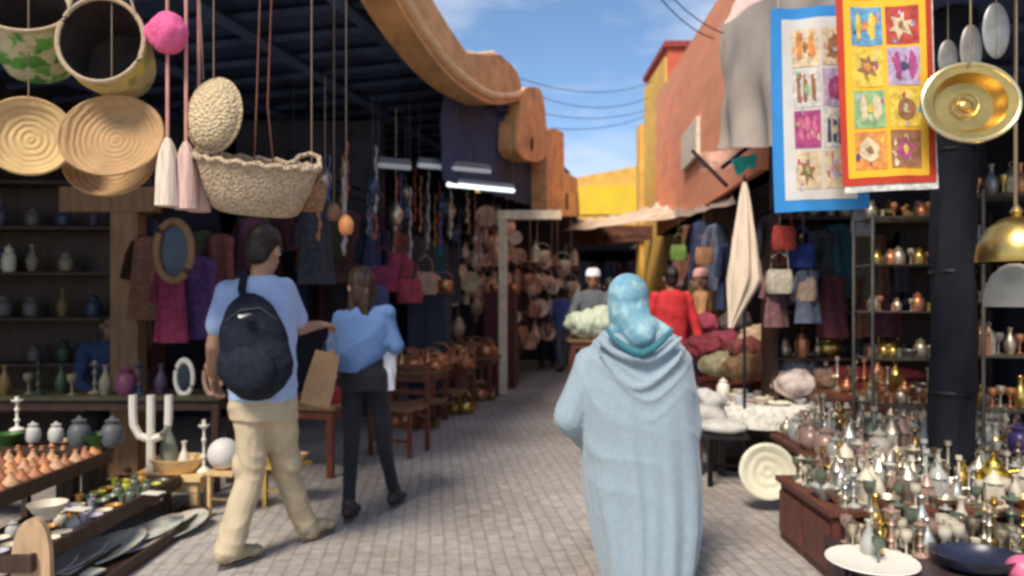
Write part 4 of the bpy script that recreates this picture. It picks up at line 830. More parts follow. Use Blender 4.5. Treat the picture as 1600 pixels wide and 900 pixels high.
for k, (px, py, rr_) in enumerate(((282,820,.19),(226,838,.2),(172,856,.2),(106,872,.2),(250,822,.15),(60,893,.18))):
    z = .05+.01*k; D = (1.45-z)*1155/(py-465)
    e = put('plate','oval_platter', (W(px,py,D).x, D, z-.02), '%s painted oval platter from the low table along the paving edge' % ORD[k], 'platter', 'platters laid along the paving edge', lil if k % 2 else mat('grey_platter', (.56,.57,.52), .4, var=.2, scale=6, pat=P_spots(12, ((.25,.30,.24),(.55,.4,.3)), amt=.6)), rr_/.13, LROT, tilt=(R(6),R(4)))
    e.scale = (rr_/.13*.62, rr_/.13*1.25, rr_/.13)
tray('ground_tray', 3.5, 4.9, -2.18, -2.02, .03, 'flat board on the paving under the painted platters', darkwood_m)
cd = MB(); cd.box((0,0,0), (.19,.10,.012)); tag(cd.build('white_card', white_m, None, False, W(130,893,3.78), LROT), 'blank white card at the near end of the platters', 'card')
pd = MB(); pd.prism([Vector((x, 0, z)) for x, z in curve_pts([(-.10,-.02),(-.095,.12),(-.07,.22),(-.03,.27),(.02,.28),(.06,.23),(.08,.14),(.085,-.02)],3)], (0,.03,0)); o_ = pd.build('wooden_paddle', mat('carved_wood', (.50,.33,.19), .6, var=.25, scale=10, stretch=(3,1,.5), bump=.3), None, True, W(50,905,3.42)); tag(o_, 'upright carved wooden paddle leaning at the near edge of the trays', 'paddle')
lp = put('bowl','stone_bowl', W(75,800,3.75)-Vector((0,0,.03)), 'pale stone bowl resting on top of the low tray by the paddle', 'bowl', None, bone_m, 1.1)

# low table with white carved pieces
lt = table('low_table', (-2.33,5.1), .5, .34, .25, 0, 'small pale wooden table carrying the white carved pieces', palewood_m, palewood_m)
tr = empty('wooden_trough', (-2.30,5.1,.25), 0, 'pale wooden trough standing on the small table under the white fork', 'trough')
q = MB(); q.lathe([(0,0),(.12,0),(.16,.05),(.19,.10),(.18,.102),(.14,.05),(.10,.02),(0,.018)], seg=28, sq=.8); q.shift((0,0,0)); q.build('trough_body', palewood_m, tr); 
fk = empty('carved_fork', W(236,737,5.08), 0, 'white carved ornament like a three pronged fork standing in the trough', 'ornament')
s_ = 4.9/1155
q = MB(); q.tube([(0,0,0),(0,0,60*s_),(0,0,124*s_)], [.032,.028,.028], 8); q.build('stem', white_m, fk)
for sx in (-1,1): q = MB(); q.tube([(0,0,52*s_),(sx*18*s_,0,58*s_),(sx*28*s_,0,76*s_),(sx*29*s_,0,98*s_),(sx*29*s_,0,124*s_)], .028, 8); q.build('prong', white_m, fk)
put('candlestick','white_candlestick', W(319,738,5.06), 'white turned candlestick beside the fork ornament on the small table', 'candlestick', None, white_m, .9, sz=1.6)
put('vase','white_vase', W(288,738,5.12), 'small white vase between the fork ornament and the turned candlestick', 'vase', None, white_m, .8, sz=1.2)
put('vase','pale_vase', W(264,736,5.2), 'dull green grey vase behind the fork ornament', 'vase', None, mat('grey_green',(.30,.34,.26),.6), 1.2, sz=1.4)
put('candlestick','white_finial', W(27,672,4.7), 'white turned finial standing behind the tagine tray', 'ornament', None, white_m, .85)
for px in (52, 88): put('jar','white_shell_jar', W(px,690,4.75), 'frosted white jar %s the finial behind the tagine tray' % ('just beside' if px == 52 else 'furthest along from'), 'jar', None, mat('frosted_white', (.55,.53,.48), .5), .75)
table('rear_table', (-3.3,4.72), 1.2, .3, .50, 0, 'narrow dark table behind the tagine tray', darkwood_m, darkwood_m)
for j, px in enumerate((6,120,148,172)): put('jar' if j % 2 else 'bowl','dark_pot', (W(px,680,4.72).x,4.75,.50), '%s dim green pot on the narrow table behind the tagines' % ORD[j], 'pot', 'dim pots behind the tagine tray', (mat('moss_glaze',(.05,.13,.03),.5), mat('slate_glaze',(.10,.11,.12),.5))[j % 2], 1.1)
st = put('stool','yellow_stool', (W(356,820,4.95).x, 4.95, 0), 'small yellowish stool under the white ball next to the man', 'stool', None, palewood_m, .62, LROT, sz=1.35)
q = MB(); q.ell((0,0,.105), (.105,.10,.105), seg=24, rings=16); tag(q.build('white_ball', mat('white_globe', (.72,.68,.64), .5, var=.12), None, True, (W(350,745,4.95).x, 4.95, .30)), 'round white globe resting on the small yellowish stool', 'globe')
yt = put('stool','yellow_stool', (W(448,800,5.2).x, 5.2, 0), 'second little yellow stool seen between the legs of the man', 'stool', None, mat('yellow_wood', (.68,.46,.12), .5), .8, LROT, sz=1.0)
for j in range(4): put('bowl','yellow_bowl', (W(448,800,5.2).x-.07+.14*(j%2), 5.13+.14*(j//2), .288), '%s bowl on the yellow stool behind the man' % ('mustard','lemon','honey','butter')[j], 'bowl', 'bowls on the yellow stool', mat('mustard_%d' % j, (.72,.50-.04*j,.08+.03*j), .4), .75)
# ================================================================ stalls further up beside the orange parapet
dark = [('navy',(.025,.035,.09)),('maroon',(.08,.02,.03)),('charcoal',(.04,.04,.05)),('plum',(.055,.03,.055)),('rust brown',(.15,.06,.035)),('teal',(.02,.07,.09)),('dusty rose',(.17,.08,.085)),('grey blue',(.10,.12,.18)),('wine red',(.13,.02,.04)),('olive',(.08,.08,.04))]
MAT_ = ['with plain front','with narrow sleeves','with wide hem','slightly turned','hung low','hung high']
cnt = {}
def kaf(p, i, place, s_, rz, grp):
    nm, c = dark[i]; k = (nm, place); cnt[k] = cnt.get(k, 0)+1; n_ = cnt[k]
    lab = '%s%s kaftan %s' % (ORD[n_-1]+' ' if n_ > 1 else '', nm, place)
    return put('garment','hanging_kaftan', p, lab, 'kaftan', grp, gm(nm.replace(' ','_'), c), s_, rz, {'hanger': iron_m})
for r_, (off, z) in enumerate(((.15,2.35),(.7,2.65),(1.2,2.2))):
    rail = MB(); rail.tube([L(6.6,off,z+.12), L(11.6,off,z+.12)], .015, 6); tag(rail.build('clothes_rail', iron_m), 'iron rail of the %s row of kaftans beneath the dark roof' % ('street side','middle','innermost')[r_], 'rail')
    n_ = (11,10,8)[r_]
    for j in range(n_):
        D = 6.8+j*4.6/n_+rnd.uniform(-.08,.08)
        if r_ == 0 and 7.2 < D < 7.9: continue
        kaf(L(D,off,z-.12+rnd.uniform(-.06,.04)), rnd.choice((0,0,7,1,2,3,4,5,6,8,9) if r_ else (0,7,3,4,2,5)), 'on the %s rail under the dark roof' % ('street side','middle','innermost')[r_], rnd.uniform(.55,.8), LROT+R(90)+R(rnd.uniform(-55,25)), 'kaftans under the dark roof')
# hanging chains and lanterns above
for j in range(16):
    D = 6.6+.36*j; p = L(D, rnd.uniform(-.2,.3), 2.85+rnd.uniform(-.15,.25)); i = j % 3
    put('hanging_lamp','hanging_lamp', p, '%s %s lamp in the string hung beneath the rafters' % (ORD[j], ('dark','silver','smoky blue')[i]), 'lamp', 'lamps hung beneath the rafters', (mat('black_metal',(.04,.04,.05),.4,.7), silver_m, mat('blue_glass',(.06,.09,.16),.2,.3))[i], rnd.uniform(.6,1.0))
for j in range(34):
    D = 6.4+.155*j; p = L(D, rnd.uniform(-.35,.2), rnd.uniform(2.5,3.1)); ln = rnd.uniform(.5,.9); q = MB(); n_ = 14
    q.tube([(.01*math.sin(k*1.3), 0, -ln*k/n_) for k in range(n_+1)], [.006+.012*(k % 2)*(.5+k/n_) for k in range(n_+1)], 6)
    c3 = (('amber',(.40,.18,.06)),('silver',(.40,.40,.42)),('blue',(.05,.10,.25)),('coral',(.45,.09,.06)),('bone',(.5,.44,.34)))[j % 5]
    tag(q.build('bead_string', mat('beads_'+c3[0], c3[1], .4), None, True, p), '%s %s bead string of its colour, counted from the small orange lantern along the stall' % (ORD[j//5], c3[0]), 'bead string', 'bead strings under the rafters')
# lit tubes
def tube_lamp(a, b, label, e_):
    a, b = W(*a), W(*b); r = empty('strip_light', (a+b)/2, 0, label, 'strip light'); o = r.location
    q = MB(); q.tube([a-o, b-o], .028, 8); q.build('tube', mat('lit_tube_%d' % int(e_*100), (.8,.9,.95) if e_ > 1 else (.35,.38,.42), .4, var=.0, bump=0, em=e_), r)
    q = MB(); q.tube([a-o+Vector((0,0,.05)), b-o+Vector((0,0,.05))], .035, 4); q.build('casing', mat('grey_casing', (.22,.23,.26), .5), r)
    for p in (a, b): q = MB(); q.tube([p-o+Vector((0,0,.05)), p-o+Vector((0,0,.9))], .006, 5); q.build('hanging_rod', iron_m, r)
tube_lamp((700,288,8.6),(802,298,9.6), 'lit strip light hanging low under the navy valance', 1.1)
tube_lamp((655,258,8.0),(765,268,9.2), 'dimmer strip light above the lit one near the rafters', .35)
tube_lamp((592,258,7.4),(640,262,7.8), 'short faint strip light over the kaftans', .2)
# tall cabinets
for k, (px, D, w_, lab) in enumerate(((672,9.5,.48,'dark navy cabinet behind the table of copper pots'),(783,12.0,.5,'dark red cabinet next to the copper lantern heap'))):
    e = empty('cabinet', (W(px,0,D).x, D, 0), R(-8), lab, 'cabinet'); mm = mat('cabinet_%d' % k, ((.02,.03,.06),(.12,.025,.03))[k], .5, var=.3)
    MB().box((0,0,.75), (w_,.4,1.5)).build('carcass', mm, e, False)
    for x in (-1,1): MB().box((x*w_/4,-.21,.75), (w_/2-.02,.02,1.4)).build('door', mm, e, False); 
    MB().box((0,0,1.52), (w_+.06,.46,.04)).build('cornice', redwood_m, e, False)
    for j in range(5): put(('lantern','copper_pot','vase')[j % 3], 'copper_lantern' if j % 3 == 0 else 'copper_pot' if j % 3 == 1 else 'copper_vase', (W(px,0,D).x-w_/2+.05+j*w_/5, D-.05, 1.54), '%s copper piece on the %s cabinet' % (ORD[j], ('navy','dark red')[k]), 'copperware', 'copperware on the cabinets', copper_m, .9)
# tables of copperware
pots = ('copper_pot','teapot','bowl','vase','copper_pot','lantern')
NUM = ['one','two','three','four','five','six','seven','eight','nine','ten']
ORD += ['twenty-first','twenty-second']
def fill(kind_list, D0, D1, X0, X1, z, nx, ny, mats, where, grp, sc_=1.0, names=None):
    n_ = 0
    for a in range(ny):
        for b_ in range(nx):
            kd = rnd.choice(kind_list); mi = rnd.randrange(len(mats)); mm, mn = mats[mi]
            D = D0+(D1-D0)*(a+.5)/ny+rnd.uniform(-.02,.02); X = X0+(X1-X0)*(b_+.5)/nx+rnd.uniform(-.02,.02)
            put(kd, mn.replace(' ','_').replace('-','_')+'_'+kd if kd != 'copper_pot' else 'cooking_pot', (X, D, z), '%s %s, %s in row %s %s' % (mn, kd.replace('copper_pot','cooking pot').replace('_',' '), ORD[b_], NUM[a], where), kd.replace('copper_pot','pot').replace('_',' '), grp, mm, sc_*rnd.uniform(.8,1.25), rnd.uniform(-1,1))
cm = [(copper_m,'copper'),(copper_m,'copper'),(brass_m,'brass'),(terra_m,'clay')]
for k, (D, X, w_, h_) in enumerate(((8.6,-1.15,.75,.62),(9.6,-.85,.7,.55),(10.8,-.6,.8,.6),(12.2,-.3,.8,.55))):
    table('display_table', (X,D), w_, .6, h_, LROT, '%s low wooden table of copperware along the kaftan stall' % ORD[k], redwood_m if k % 2 else wood_m, redwood_m)
    fill(pots, D-.24, D+.24, X-w_/2+.04, X+w_/2-.04, h_, 7, 4, cm, 'on the %s copper table' % ORD[k], 'copperware on the low tables', .9)
    fill(('copper_pot','bowl','jar'), D-.4, D-.3, X-w_/2, X+w_/2, .0, 5, 1, cm, 'on the paving before the %s copper table' % ORD[k], 'copperware on the paving', .95)
for k, (px, D) in enumerate(((672,8.15),(706,9.0),(735,10.0))):
    put('stool','wooden_stool', (W(px,0,D).x, D, 0), '%s small wooden stool before the copper tables' % ORD[k], 'stool', 'stools before the copper tables', wood_m, 1.0, LROT, sz=.9)
# heap of hanging copper lanterns beyond
for j in range(34):
    a = j % 7; b_ = j//7; D = 11.2+.42*a+rnd.uniform(-.1,.1); p = L(D, .35-.16*b_, .95+.30*b_+rnd.uniform(-.08,.08)+.45)
    kd = ('lantern','hanging_lamp','copper_pot','plate','lantern')[(j*3+b_) % 5]; kn = {'hanging_lamp':'lamp','copper_pot':'pot'}.get(kd, kd)
    put(kd, 'copper_'+kn, p, '%s pinkish piece of the %s tier of the lantern wall, a %s' % (ORD[a], ORD[b_], kn), kn, 'lantern wall beyond the kaftans', mat('pink_copper', (.86,.54,.38), .4, .25, var=.3, scale=8) if j % 3 else mat('sun_toned_brass', (.88,.70,.46), .45, .2, var=.3), rnd.uniform(.9,1.5), 0, tilt=(R(80) if kd == 'plate' else 0, 0))  # base colours raised to stand in for sunlight the roof keeps off
for j in range(44):
    a = j % 11; b_ = j//11; D = 12.3+.36*a+rnd.uniform(-.08,.08); p = L(D, -.45-.05*b_-.04*a+rnd.uniform(-.06,.06), .75+.44*b_+rnd.uniform(-.08,.08)+(.5 if j % 2 else 0))
    kd = ('lantern','hanging_lamp','plate','copper_pot')[(j*7+b_) % 4]; kn = {'hanging_lamp':'lamp','copper_pot':'pot'}.get(kd, kd)
    put(kd, 'copper_'+kn, p-Vector((0,0,.5*(j % 2)))*(kd != 'hanging_lamp'), '%s sunlit copper piece of the %s tier beside the cream frame, a %s' % (ORD[a], ORD[b_], kn), kn, 'sunlit lanterns beside the cream frame', (mat('pink_copper', (.86,.54,.38), .4, .25, var=.3, scale=8), mat('sun_toned_brass', (.88,.70,.46), .45, .2, var=.3), mat('burnt_copper', (.42,.19,.10), .4, .4, var=.3))[rnd.randrange(3)], rnd.uniform(.9,1.5), 0, tilt=(R(80) if kd == 'plate' else 0, 0))
for b_ in range(4): q = MB(); q.tube([L(12.1,-.45-.05*b_,.74+.44*b_), L(16.2,-.9-.05*b_,.74+.44*b_)], .02, 6); tag(q.build('lantern_shelf', wood_m), '%s plank from the ground holding the sunlit copper lanterns' % ORD[b_], 'shelf')
rk = empty('lantern_rack', L(12.5,.3), LROT, 'iron rack behind the wall of copper lanterns', 'rack')
for b_ in range(5): q = MB(); q.tube([(.1*b_-.1,-1.6,1.6+.36*b_),(.1*b_-.1,1.6,1.6+.36*b_)], .014, 5); q.build('bar', iron_m, rk)
for y in (-1.6,1.6): q = MB(); q.tube([(0,y,0),(.1,y,3.1)], .02, 6); q.build('upright', iron_m, rk)
fm = empty('door_frame', W(786,0,11.0).xy.to_3d(), R(-12), 'cream wooden frame standing out before the copper lanterns', 'frame'); cw = mat('cream_wood', (.92,.72,.50), .6)
q = MB(); q.box((0,0,1.38), (.11,.1,2.72)); q.build('upright', cw, fm, False); q = MB(); q.box((.38,.1,2.68), (.95,.12,.13), R(10)); q.build('lintel', cw, fm, False); 
# rack / chair beside the woman
ch = empty('rush_chair', (-1.05,6.9,0), R(-20), 'brown ladder-back rush chair beyond the woman in denim', 'chair')
for x in (-1,1):
    for y in (-1,1): q = MB(); q.box((x*.2,y*.18,.21 if y < 0 else .42), (.035,.035,.42 if y < 0 else .84)); q.build('leg', redwood_m, ch, False)
q = MB(); q.box((0,0,.43), (.42,.40,.035)); q.build('seat', wood_m, ch, False)
for z in (.55,.67,.79): q = MB(); q.box((0,.18,z), (.37,.02,.045)); q.build('back_rail', redwood_m, ch, False)
for z in (.15,.28): q = MB(); q.box((0,-.18,z), (.37,.025,.025)); q.build('stretcher', redwood_m, ch, False)
table('side_table', (-1.75,6.2), .8, .5, .58, LROT, 'low wooden table of slippers and cloth behind the paper bag', wood_m, redwood_m)
fill(('bowl','handbag','jar'), 6.0, 6.4, -2.1, -1.4, .58, 4, 2, [(mat('tan_leather',(.30,.14,.06),.6),'tan'),(mat('red_leather',(.30,.03,.03),.6),'red'),(bone_m,'cream')], 'on the slipper table', 'goods behind the paper bag', .7)
# bright spot bags over the mid stall
for j, (px, py, D, c, n_) in enumerate(((600,410,7.6,(.22,.02,.05),'crimson'),(640,430,8.0,(.30,.04,.06),'brick'),(585,440,7.4,(.05,.06,.14),'midnight'),(625,390,8.2,(.26,.04,.07),'cherry'),(665,420,8.6,(.35,.22,.16),'sand'))):
    put('hung_bag','hanging_bag', W(px,py,D)-Vector((0,0,.3)), '%s handbag hanging before the kaftans' % n_, 'bag', 'handbags before the kaftans', gm(n_, c), 1.1, LROT+R(60))

# ================================================================ cloths, dishes and stall on the metalware side
def towel(corners, frame_m, ground_cols, label, nx, ny, seed, border, hem=None, shape_r=.34):
    A0, A1, B0, B1 = [W(*c) for c in corners]; r = empty('printed_cloth', (A0+A1)/2, 0, label, 'cloth'); o = r.location; rr_ = random.Random(seed)
    nrm = (A1-A0).cross(B0-A0).normalized(); nrm = nrm if nrm.y < 0 else -nrm
    def S(u, v, lift=0): 
        p = A0.lerp(A1, u).lerp(B0.lerp(B1, u), v); return p + nrm*(lift + .012*math.sin(7*u+2.5*v+seed)+.006*math.sin(17*u-3*v))-o
    def patch(u0, u1, v0, v1, lift, nu=4, nv=4): return [[S(u0+(u1-u0)*i/nu, v0+(v1-v0)*j/nv, lift) for i in range(nu+1)] for j in range(nv+1)]
    q = MB(); q.grid(patch(0,1,0,1,0,16,20), False, False); q.grid(patch(0,1,0,1,-.006,16,20), False, False); q.build('cloth', frame_m[0], r)
    b0, b1 = border
    if len(frame_m) > 1: q = MB(); q.grid(patch(b0*.55,1-b0*.55,b1*.55,1-b1*.55,.002,16,20), False, False); q.build('inner_border', frame_m[1], r)
    du, dv = (1-2*b0)/nx, (1-2*b1)/ny
    for j in range(ny):
        for i in range(nx):
            c1, c2, c3 = ground_cols[(j*nx+i) % len(ground_cols)]
            u0, v0 = b0+du*i, b1+dv*j; g_ = .05*du
            q = MB(); q.grid(patch(u0+g_, u0+du-g_, v0+.04*dv, v0+dv-.04*dv, .004), False, False); pn = q.build('printed_square', c1, r)
            kind = rr_.randrange(4); cu, cv = u0+du/2+du*rr_.uniform(-.05,.05), v0+dv/2+dv*rr_.uniform(-.05,.05); q = MB()
            def poly(pts, lift): q.add([S(u+du*rr_.uniform(-.035,.035), v+dv*rr_.uniform(-.035,.035), lift) for u, v in pts], [tuple(range(len(pts)))])
            if kind == 0: poly([(cu+du*.28*math.cos(t), cv+dv*.28*math.sin(t)) for t in [2*PI*k/16 for k in range(16)]], .006)
            elif kind == 1:
                for s_ in (-1, 1): poly([(cu+s_*du*.2+du*.1*math.cos(t), cv+dv*.34*math.sin(t)) for t in [2*PI*k/12 for k in range(12)]], .006)
            elif kind == 2: poly([(cu+du*(.34 if k % 2 else .16)*math.cos(PI*k/6+.2), cv+dv*(.34 if k % 2 else .16)*math.sin(PI*k/6+.2)) for k in range(12)], .006)
            else:
                for s_ in (-1, 0, 1): poly([(cu+s_*du*.24-du*.07, cv-dv*.3), (cu+s_*du*.24+du*.07, cv-dv*.24), (cu+s_*du*.24+du*.05, cv+dv*.32), (cu+s_*du*.24-du*.08, cv+dv*.28)], .006)
            q.build('motif', c2, pn)
            for s_ in range(7):
                a1, a2 = cu+du*rr_.uniform(-.4,.4), cv+dv*rr_.uniform(-.4,.4); q = MB(); poly([(a1+du*.05*math.cos(t), a2+dv*rr_.uniform(.04,.12)*math.sin(t)) for t in [2*PI*k/7 for k in range(7)]], .005); q.build('motif', ground_cols[rr_.randrange(len(ground_cols))][rr_.randrange(3)], pn)
            q = MB(); poly([(cu+du*.1*math.cos(t), cv+dv*.12*math.sin(t)) for t in [2*PI*k/10 for k in range(10)]], .008); q.build('motif', c3, pn)
    if hem: q = MB(); q.grid(patch(.02,1.0,1.0,1.035,-.004,12,2), False, False); q.grid(patch(.98,1.02,0,1.035,-.004,2,12), False, False); q.build('white_hem', hem, r)
    for u in (.08,.92): q = MB(); q.tube([S(u,0), S(u,0)+Vector((0,.05,.35))], .004, 5); q.build('cord', rope_m, r)
    return r
ck = lambda n, c: mat('print_'+n, tuple(.8*x+.03 for x in c), .9, var=.4, scale=28, bump=.3)
sky_b, wht, pnk, grn, org, yel, red_, mgt, nvy, lil_, crm, brn = ck('blue',(.13,.38,.60)), ck('white',(.72,.70,.64)), ck('pink',(.70,.16,.30)), ck('green',(.30,.52,.22)), ck('orange',(.80,.30,.05)), ck('yellow',(.85,.60,.06)), ck('red',(.55,.05,.03)), ck('magenta',(.45,.05,.22)), ck('navy',(.05,.06,.16)), ck('lilac',(.55,.42,.62)), ck('cream',(.78,.62,.38)), ck('brown',(.35,.14,.05))
bluef = mat('blue_cloth', (.035,.24,.58), .85, var=.12, scale=4, bump=.2); redf = mat('red_cloth', (.50,.045,.02), .85, var=.15, scale=4, bump=.2); yelf = mat('yellow_cloth', (.85,.46,.03), .85, var=.12, scale=4)
palef = mat('pale_cloth', (.62,.60,.56), .85, var=.1, scale=6)
towel([(1204,14,3.72),(1350,6,3.75),(1212,332,3.72),(1358,326,3.78)], (bluef, palef), [(crm,org,brn),(crm,brn,wht),(wht,brn,grn),(lil_,mgt,pnk),(mgt,pnk,pnk),(wht,nvy,crm),(crm,brn,grn),(crm,lil_,org)], 'bright blue bordered cloth with pale printed squares hanging half behind the red one', 2, 4, 3, (.20,.10))
towel([(1304,-12,3.5),(1454,-14,3.42),(1318,291,3.5),(1464,284,3.42)], (redf, yelf), [(sky_b,yel,org),(red_,crm,brn),(yel,brn,org),(lil_,mgt,nvy),(grn,crm,yel),(yel,brn,crm),(org,crm,brn),(brn,mgt,yel)], 'red and yellow cloth printed with eight squares hanging before the blue one', 2, 4, 8, (.13,.07), wht)
# hanging brass dish
bd = empty('brass_dish', W(1516,160,3.3), 0, 'round shiny brass dish with wide rim hanging beside the red printed cloth', 'dish'); bd.rotation_euler = (R(84),0,R(-6))
r_ = 72/1155*3.3
q = MB(); q.lathe([(0,-.055),(r_*.62,-.055),(r_*.74,-.02),(r_*.78,0),(r_,.006),(r_*1.02,-.004),(r_*.98,-.01),(r_*.8,-.018),(r_*.66,-.07),(0,-.072)], seg=48, sq=.86); q.build('bowl', brass_m, bd)
q = MB(); q.tube([(r_*1.0*math.cos(t), r_*.86*math.sin(t), .002) for t in [2*PI*i/48 for i in range(49)]], .011, 8); q.build('rim', mat('pale_brass_rim', (.80,.66,.36), .25, .9, var=.1), bd)
q = MB(); q.ell((0,0,-.05), (.035,.03,.02)); ring(q, (0,0,-.03), .05, .006); q.build('boss', brass_m, bd); cord(W(1516,-80,3.3), W(1516,105,3.3), 'cord', bd, .004)
for k, (px, py, D, rx_, ry_) in enumerate(((1556,48,3.6,22,44),(1517,78,3.8,18,40),(1481,92,4.0,16,30))):
    c = W(px,py,D); e = empty('leaf_shaped_dish', c, 0, '%s grey leaf-shaped dish hanging under the stall roof, counted from the brass dish outwards' % ('outermost','middle','inner')[k] if False else '%s grey leaf-shaped dish of the three hanging over the brass dish' % ('largest','middle','smallest')[k], 'dish', 'leaf-shaped dishes under the roof')
    q = MB(); q.ell((0,0,0), (rx_/1155*D,.012,ry_/1155*D), seg=20, rings=14); q.build('leaf_plate', mat('dull_pewter', (.30,.29,.27), .45, .5, var=.3), e); q = MB(); q.tube([(0,-.013,-ry_/1155*D*.9),(0,-.015,ry_/1155*D*.9)], .004, 5); q.build('midrib', silver_m, e); cord((c.x,c.y,3.1), c+Vector((0,0,ry_/1155*D)), 'cord', e, .003)
# brass dome lamp and white one at the frame edge
for k, (px, py, D, rr_, m_, lb) in enumerate(((1588,400,3.5,56,brass_m,'big brass dome lamp hanging at the frame edge above the white one'),(1585,470,3.75,42,bone_m,'off-white dome shade hanging just below the big brass dome'))):
    c = W(px,py,D); r_ = rr_/1155*D; e = empty('dome_lamp', c, 0, lb, 'lamp')
    q = MB(); q.lathe([(r_,-.03),(r_*1.02,-.02),(r_*.97,.05),(r_*.75,.13),(r_*.4,.175),(.02,.19),(.0,.19)], seg=32); q.lathe([(r_*.98,-.03),(r_*.9,.05),(r_*.5,.15),(0,.17)], seg=32); q.build('dome', m_, e)
    q = MB(); q.lathe([(.02,.19),(.03,.21),(.012,.24),(0,.25)], seg=12); q.build('finial', m_, e); cord((c.x,c.y,3.1), c+Vector((0,0,.24)), 'cord', e, .004)
# dark cloth-wrapped post
pt = empty('dark_post', (2.56,4.3,0), 0, 'thick dark post wrapped in black cloth holding the metalware stall roof', 'post')
q = MB(); rows = []
for i in range(30): z = 3.1*i/29; rows.append([((.115+.04*noise.noise(Vector((2*math.cos(t),2*math.sin(t)+z*2.2,1))))*math.cos(t), (.115+.04*noise.noise(Vector((2*math.cos(t)+5,2*math.sin(t)+z*2.2,5))))*math.sin(t), z) for t in [2*PI*j/20 for j in range(20)]])
q.grid(rows); q.build('wrapped_shaft', mat('black_cloth', (.006,.006,.012), .85, var=.5, scale=6, bump=.5), pt)
for z in (.9,1.6,2.3): q = MB(); ring(q, (0,0,z), .115, .012); q.build('binding', iron_m, pt)
# folded parasol
ps = empty('folded_parasol', W(1163,500,6.3)-Vector((0,0,0)), 0, 'closed cream parasol bound tight and standing beside the goods tables', 'parasol')
b0 = W(1163,512,6.3); zt = W(1160,285,6.3).z; o_ = ps.location
ps.location = (b0.x, 6.3, 0)
q = MB(); q.tube([(0,0,0),(0,0,zt+.06)], .013, 8); q.build('pole', iron_m, ps)
q = MB(); rows = []; zb = b0.z
for i in range(16):
    v = i/15; z = zt-(zt-zb)*v; rr_ = .014+.115*(min(v, .68)/.68)**.8*(1 if v < .68 else max(.06, 1-(v-.68)/.33)); sx_ = -.0 if v < .68 else -.36*(v-.68)
    rows.append([(sx_+rr_*math.cos(t)*(1+.16*math.sin(8*t+4*v)), rr_*math.sin(t)*(1+.16*math.sin(8*t+4*v)), z) for t in [2*PI*j/40 for j in range(40)]])
q.grid(rows); q.build('folded_canopy', mat('cream_canvas', (.74,.60,.46), .85, var=.12, scale=4, bump=.3), ps)
q = MB(); q.lathe([(.0,0),(.2,0),(.2,.06),(.05,.09),(0,.09)], seg=16); q.build('base', iron_m, ps)
# green parasol scrap, striped cloth and leaning poles at the tarpaulin foot
q = MB(); drape_sheet(q, W(1142,248,7.0), W(1182,240,6.8), W(1148,272,6.9), W(1178,262,6.7), 8, 5, .03); tag(q.build('green_cloth', mat('green_cloth', (.04,.55,.38), .8)), 'small bright green cloth tied at the foot of the grey tarpaulin', 'cloth')
q = MB(); drape_sheet(q, W(1085,240,8.0), W(1160,232,7.2), W(1095,268,7.8), W(1140,262,7.3), 10, 5, .04); tag(q.build('faded_cloth', mat('peach_cloth', (.72,.38,.28), .8)), 'peach cloth stretched out below the pale wall panel', 'cloth')
for k, (a, b_) in enumerate((((1082,236,8.0),(1135,290,7.2)),((1200,205,6.6),(1128,262,7.2)),((1196,210,6.5),(1215,250,6.4)))):
    q = MB(); q.tube([W(*a), W(*b_)], .02, 6); tag(q.build('awning_pole', iron_m), ('thin pole slanting from the peach cloth','dark pole slanting down past the green cloth','short dark strut beside the blue cloth corner')[k], 'pole')
# hung goods between parasol and printed cloths, and shop fronts of the salmon building
things = [(1075,352,10.5,4,.7),(1098,345,9.8,0,.75),(1120,350,9.2,7,.75),(1065,380,11.5,6,.6),(1108,395,9.6,4,.7),(1135,380,8.6,0,.7),(1090,420,10.2,9,.6),(1195,345,6.9,2,.55),(1222,365,6.7,8,.45),(1248,380,6.6,0,.5),(1280,360,6.6,2,.55),(1310,350,6.6,5,.6),(1345,360,6.6,9,.55),(1378,365,6.6,4,.5),(1408,360,6.6,2,.5),(1212,420,6.3,6,.45),(1262,420,6.3,7,.42),(1300,430,6.5,1,.5),(1350,430,6.6,4,.5),(1388,430,6.6,1,.5)]
rl = MB(); rl.tube([W(1190,330,6.9), W(1420,330,6.7)], .012, 5); tag(rl.build('clothes_rail', iron_m), 'iron rail holding garments below the printed cloths', 'rail')
rl = MB(); rl.tube([(2.62,8.0,2.5),(2.95,12.0,2.5)], .012, 5); tag(rl.build('clothes_rail', iron_m), 'long iron rail along the foot of the salmon wall', 'rail')
for px, py, D, i, s_ in things: kaf(W(px,py,D), i, 'beyond the cream parasol by the salmon wall' if px < 1150 else 'hanging between parasol and dark post', s_, R(rnd.uniform(-40,60)), 'garments of the shops by the salmon wall')
for k, (px, py, D, c, n_) in enumerate(((1225,372,6.2,(.34,.04,.03),'scarlet'),(1252,400,6.3,(.02,.035,.18),'royal blue'),(1218,440,6.2,(.38,.34,.26),'cream'),(1255,452,6.3,(.36,.26,.19),'beige'),(1348,350,6.1,(.35,.33,.34),'grey'),(1100,400,8.6,(.32,.16,.08),'amber'),(1060,395,9.5,(.12,.20,.04),'green'))):
    put('hung_bag','hanging_bag', W(px,py,D)-Vector((0,0,.1)), '%s bag hung among the garments of the shops facing the kaftans' % n_, 'bag', 'bags among the garments', gm('bag_'+n_.replace(' ','_'), c), .7, R(rnd.uniform(-40,40)), sz=1.2)
q = MB(); drape_sheet(q, (2.9,6.8,.95),(2.25,6.9,.95),(2.9,6.8,.2),(2.25,6.9,.2),10,6,.03)
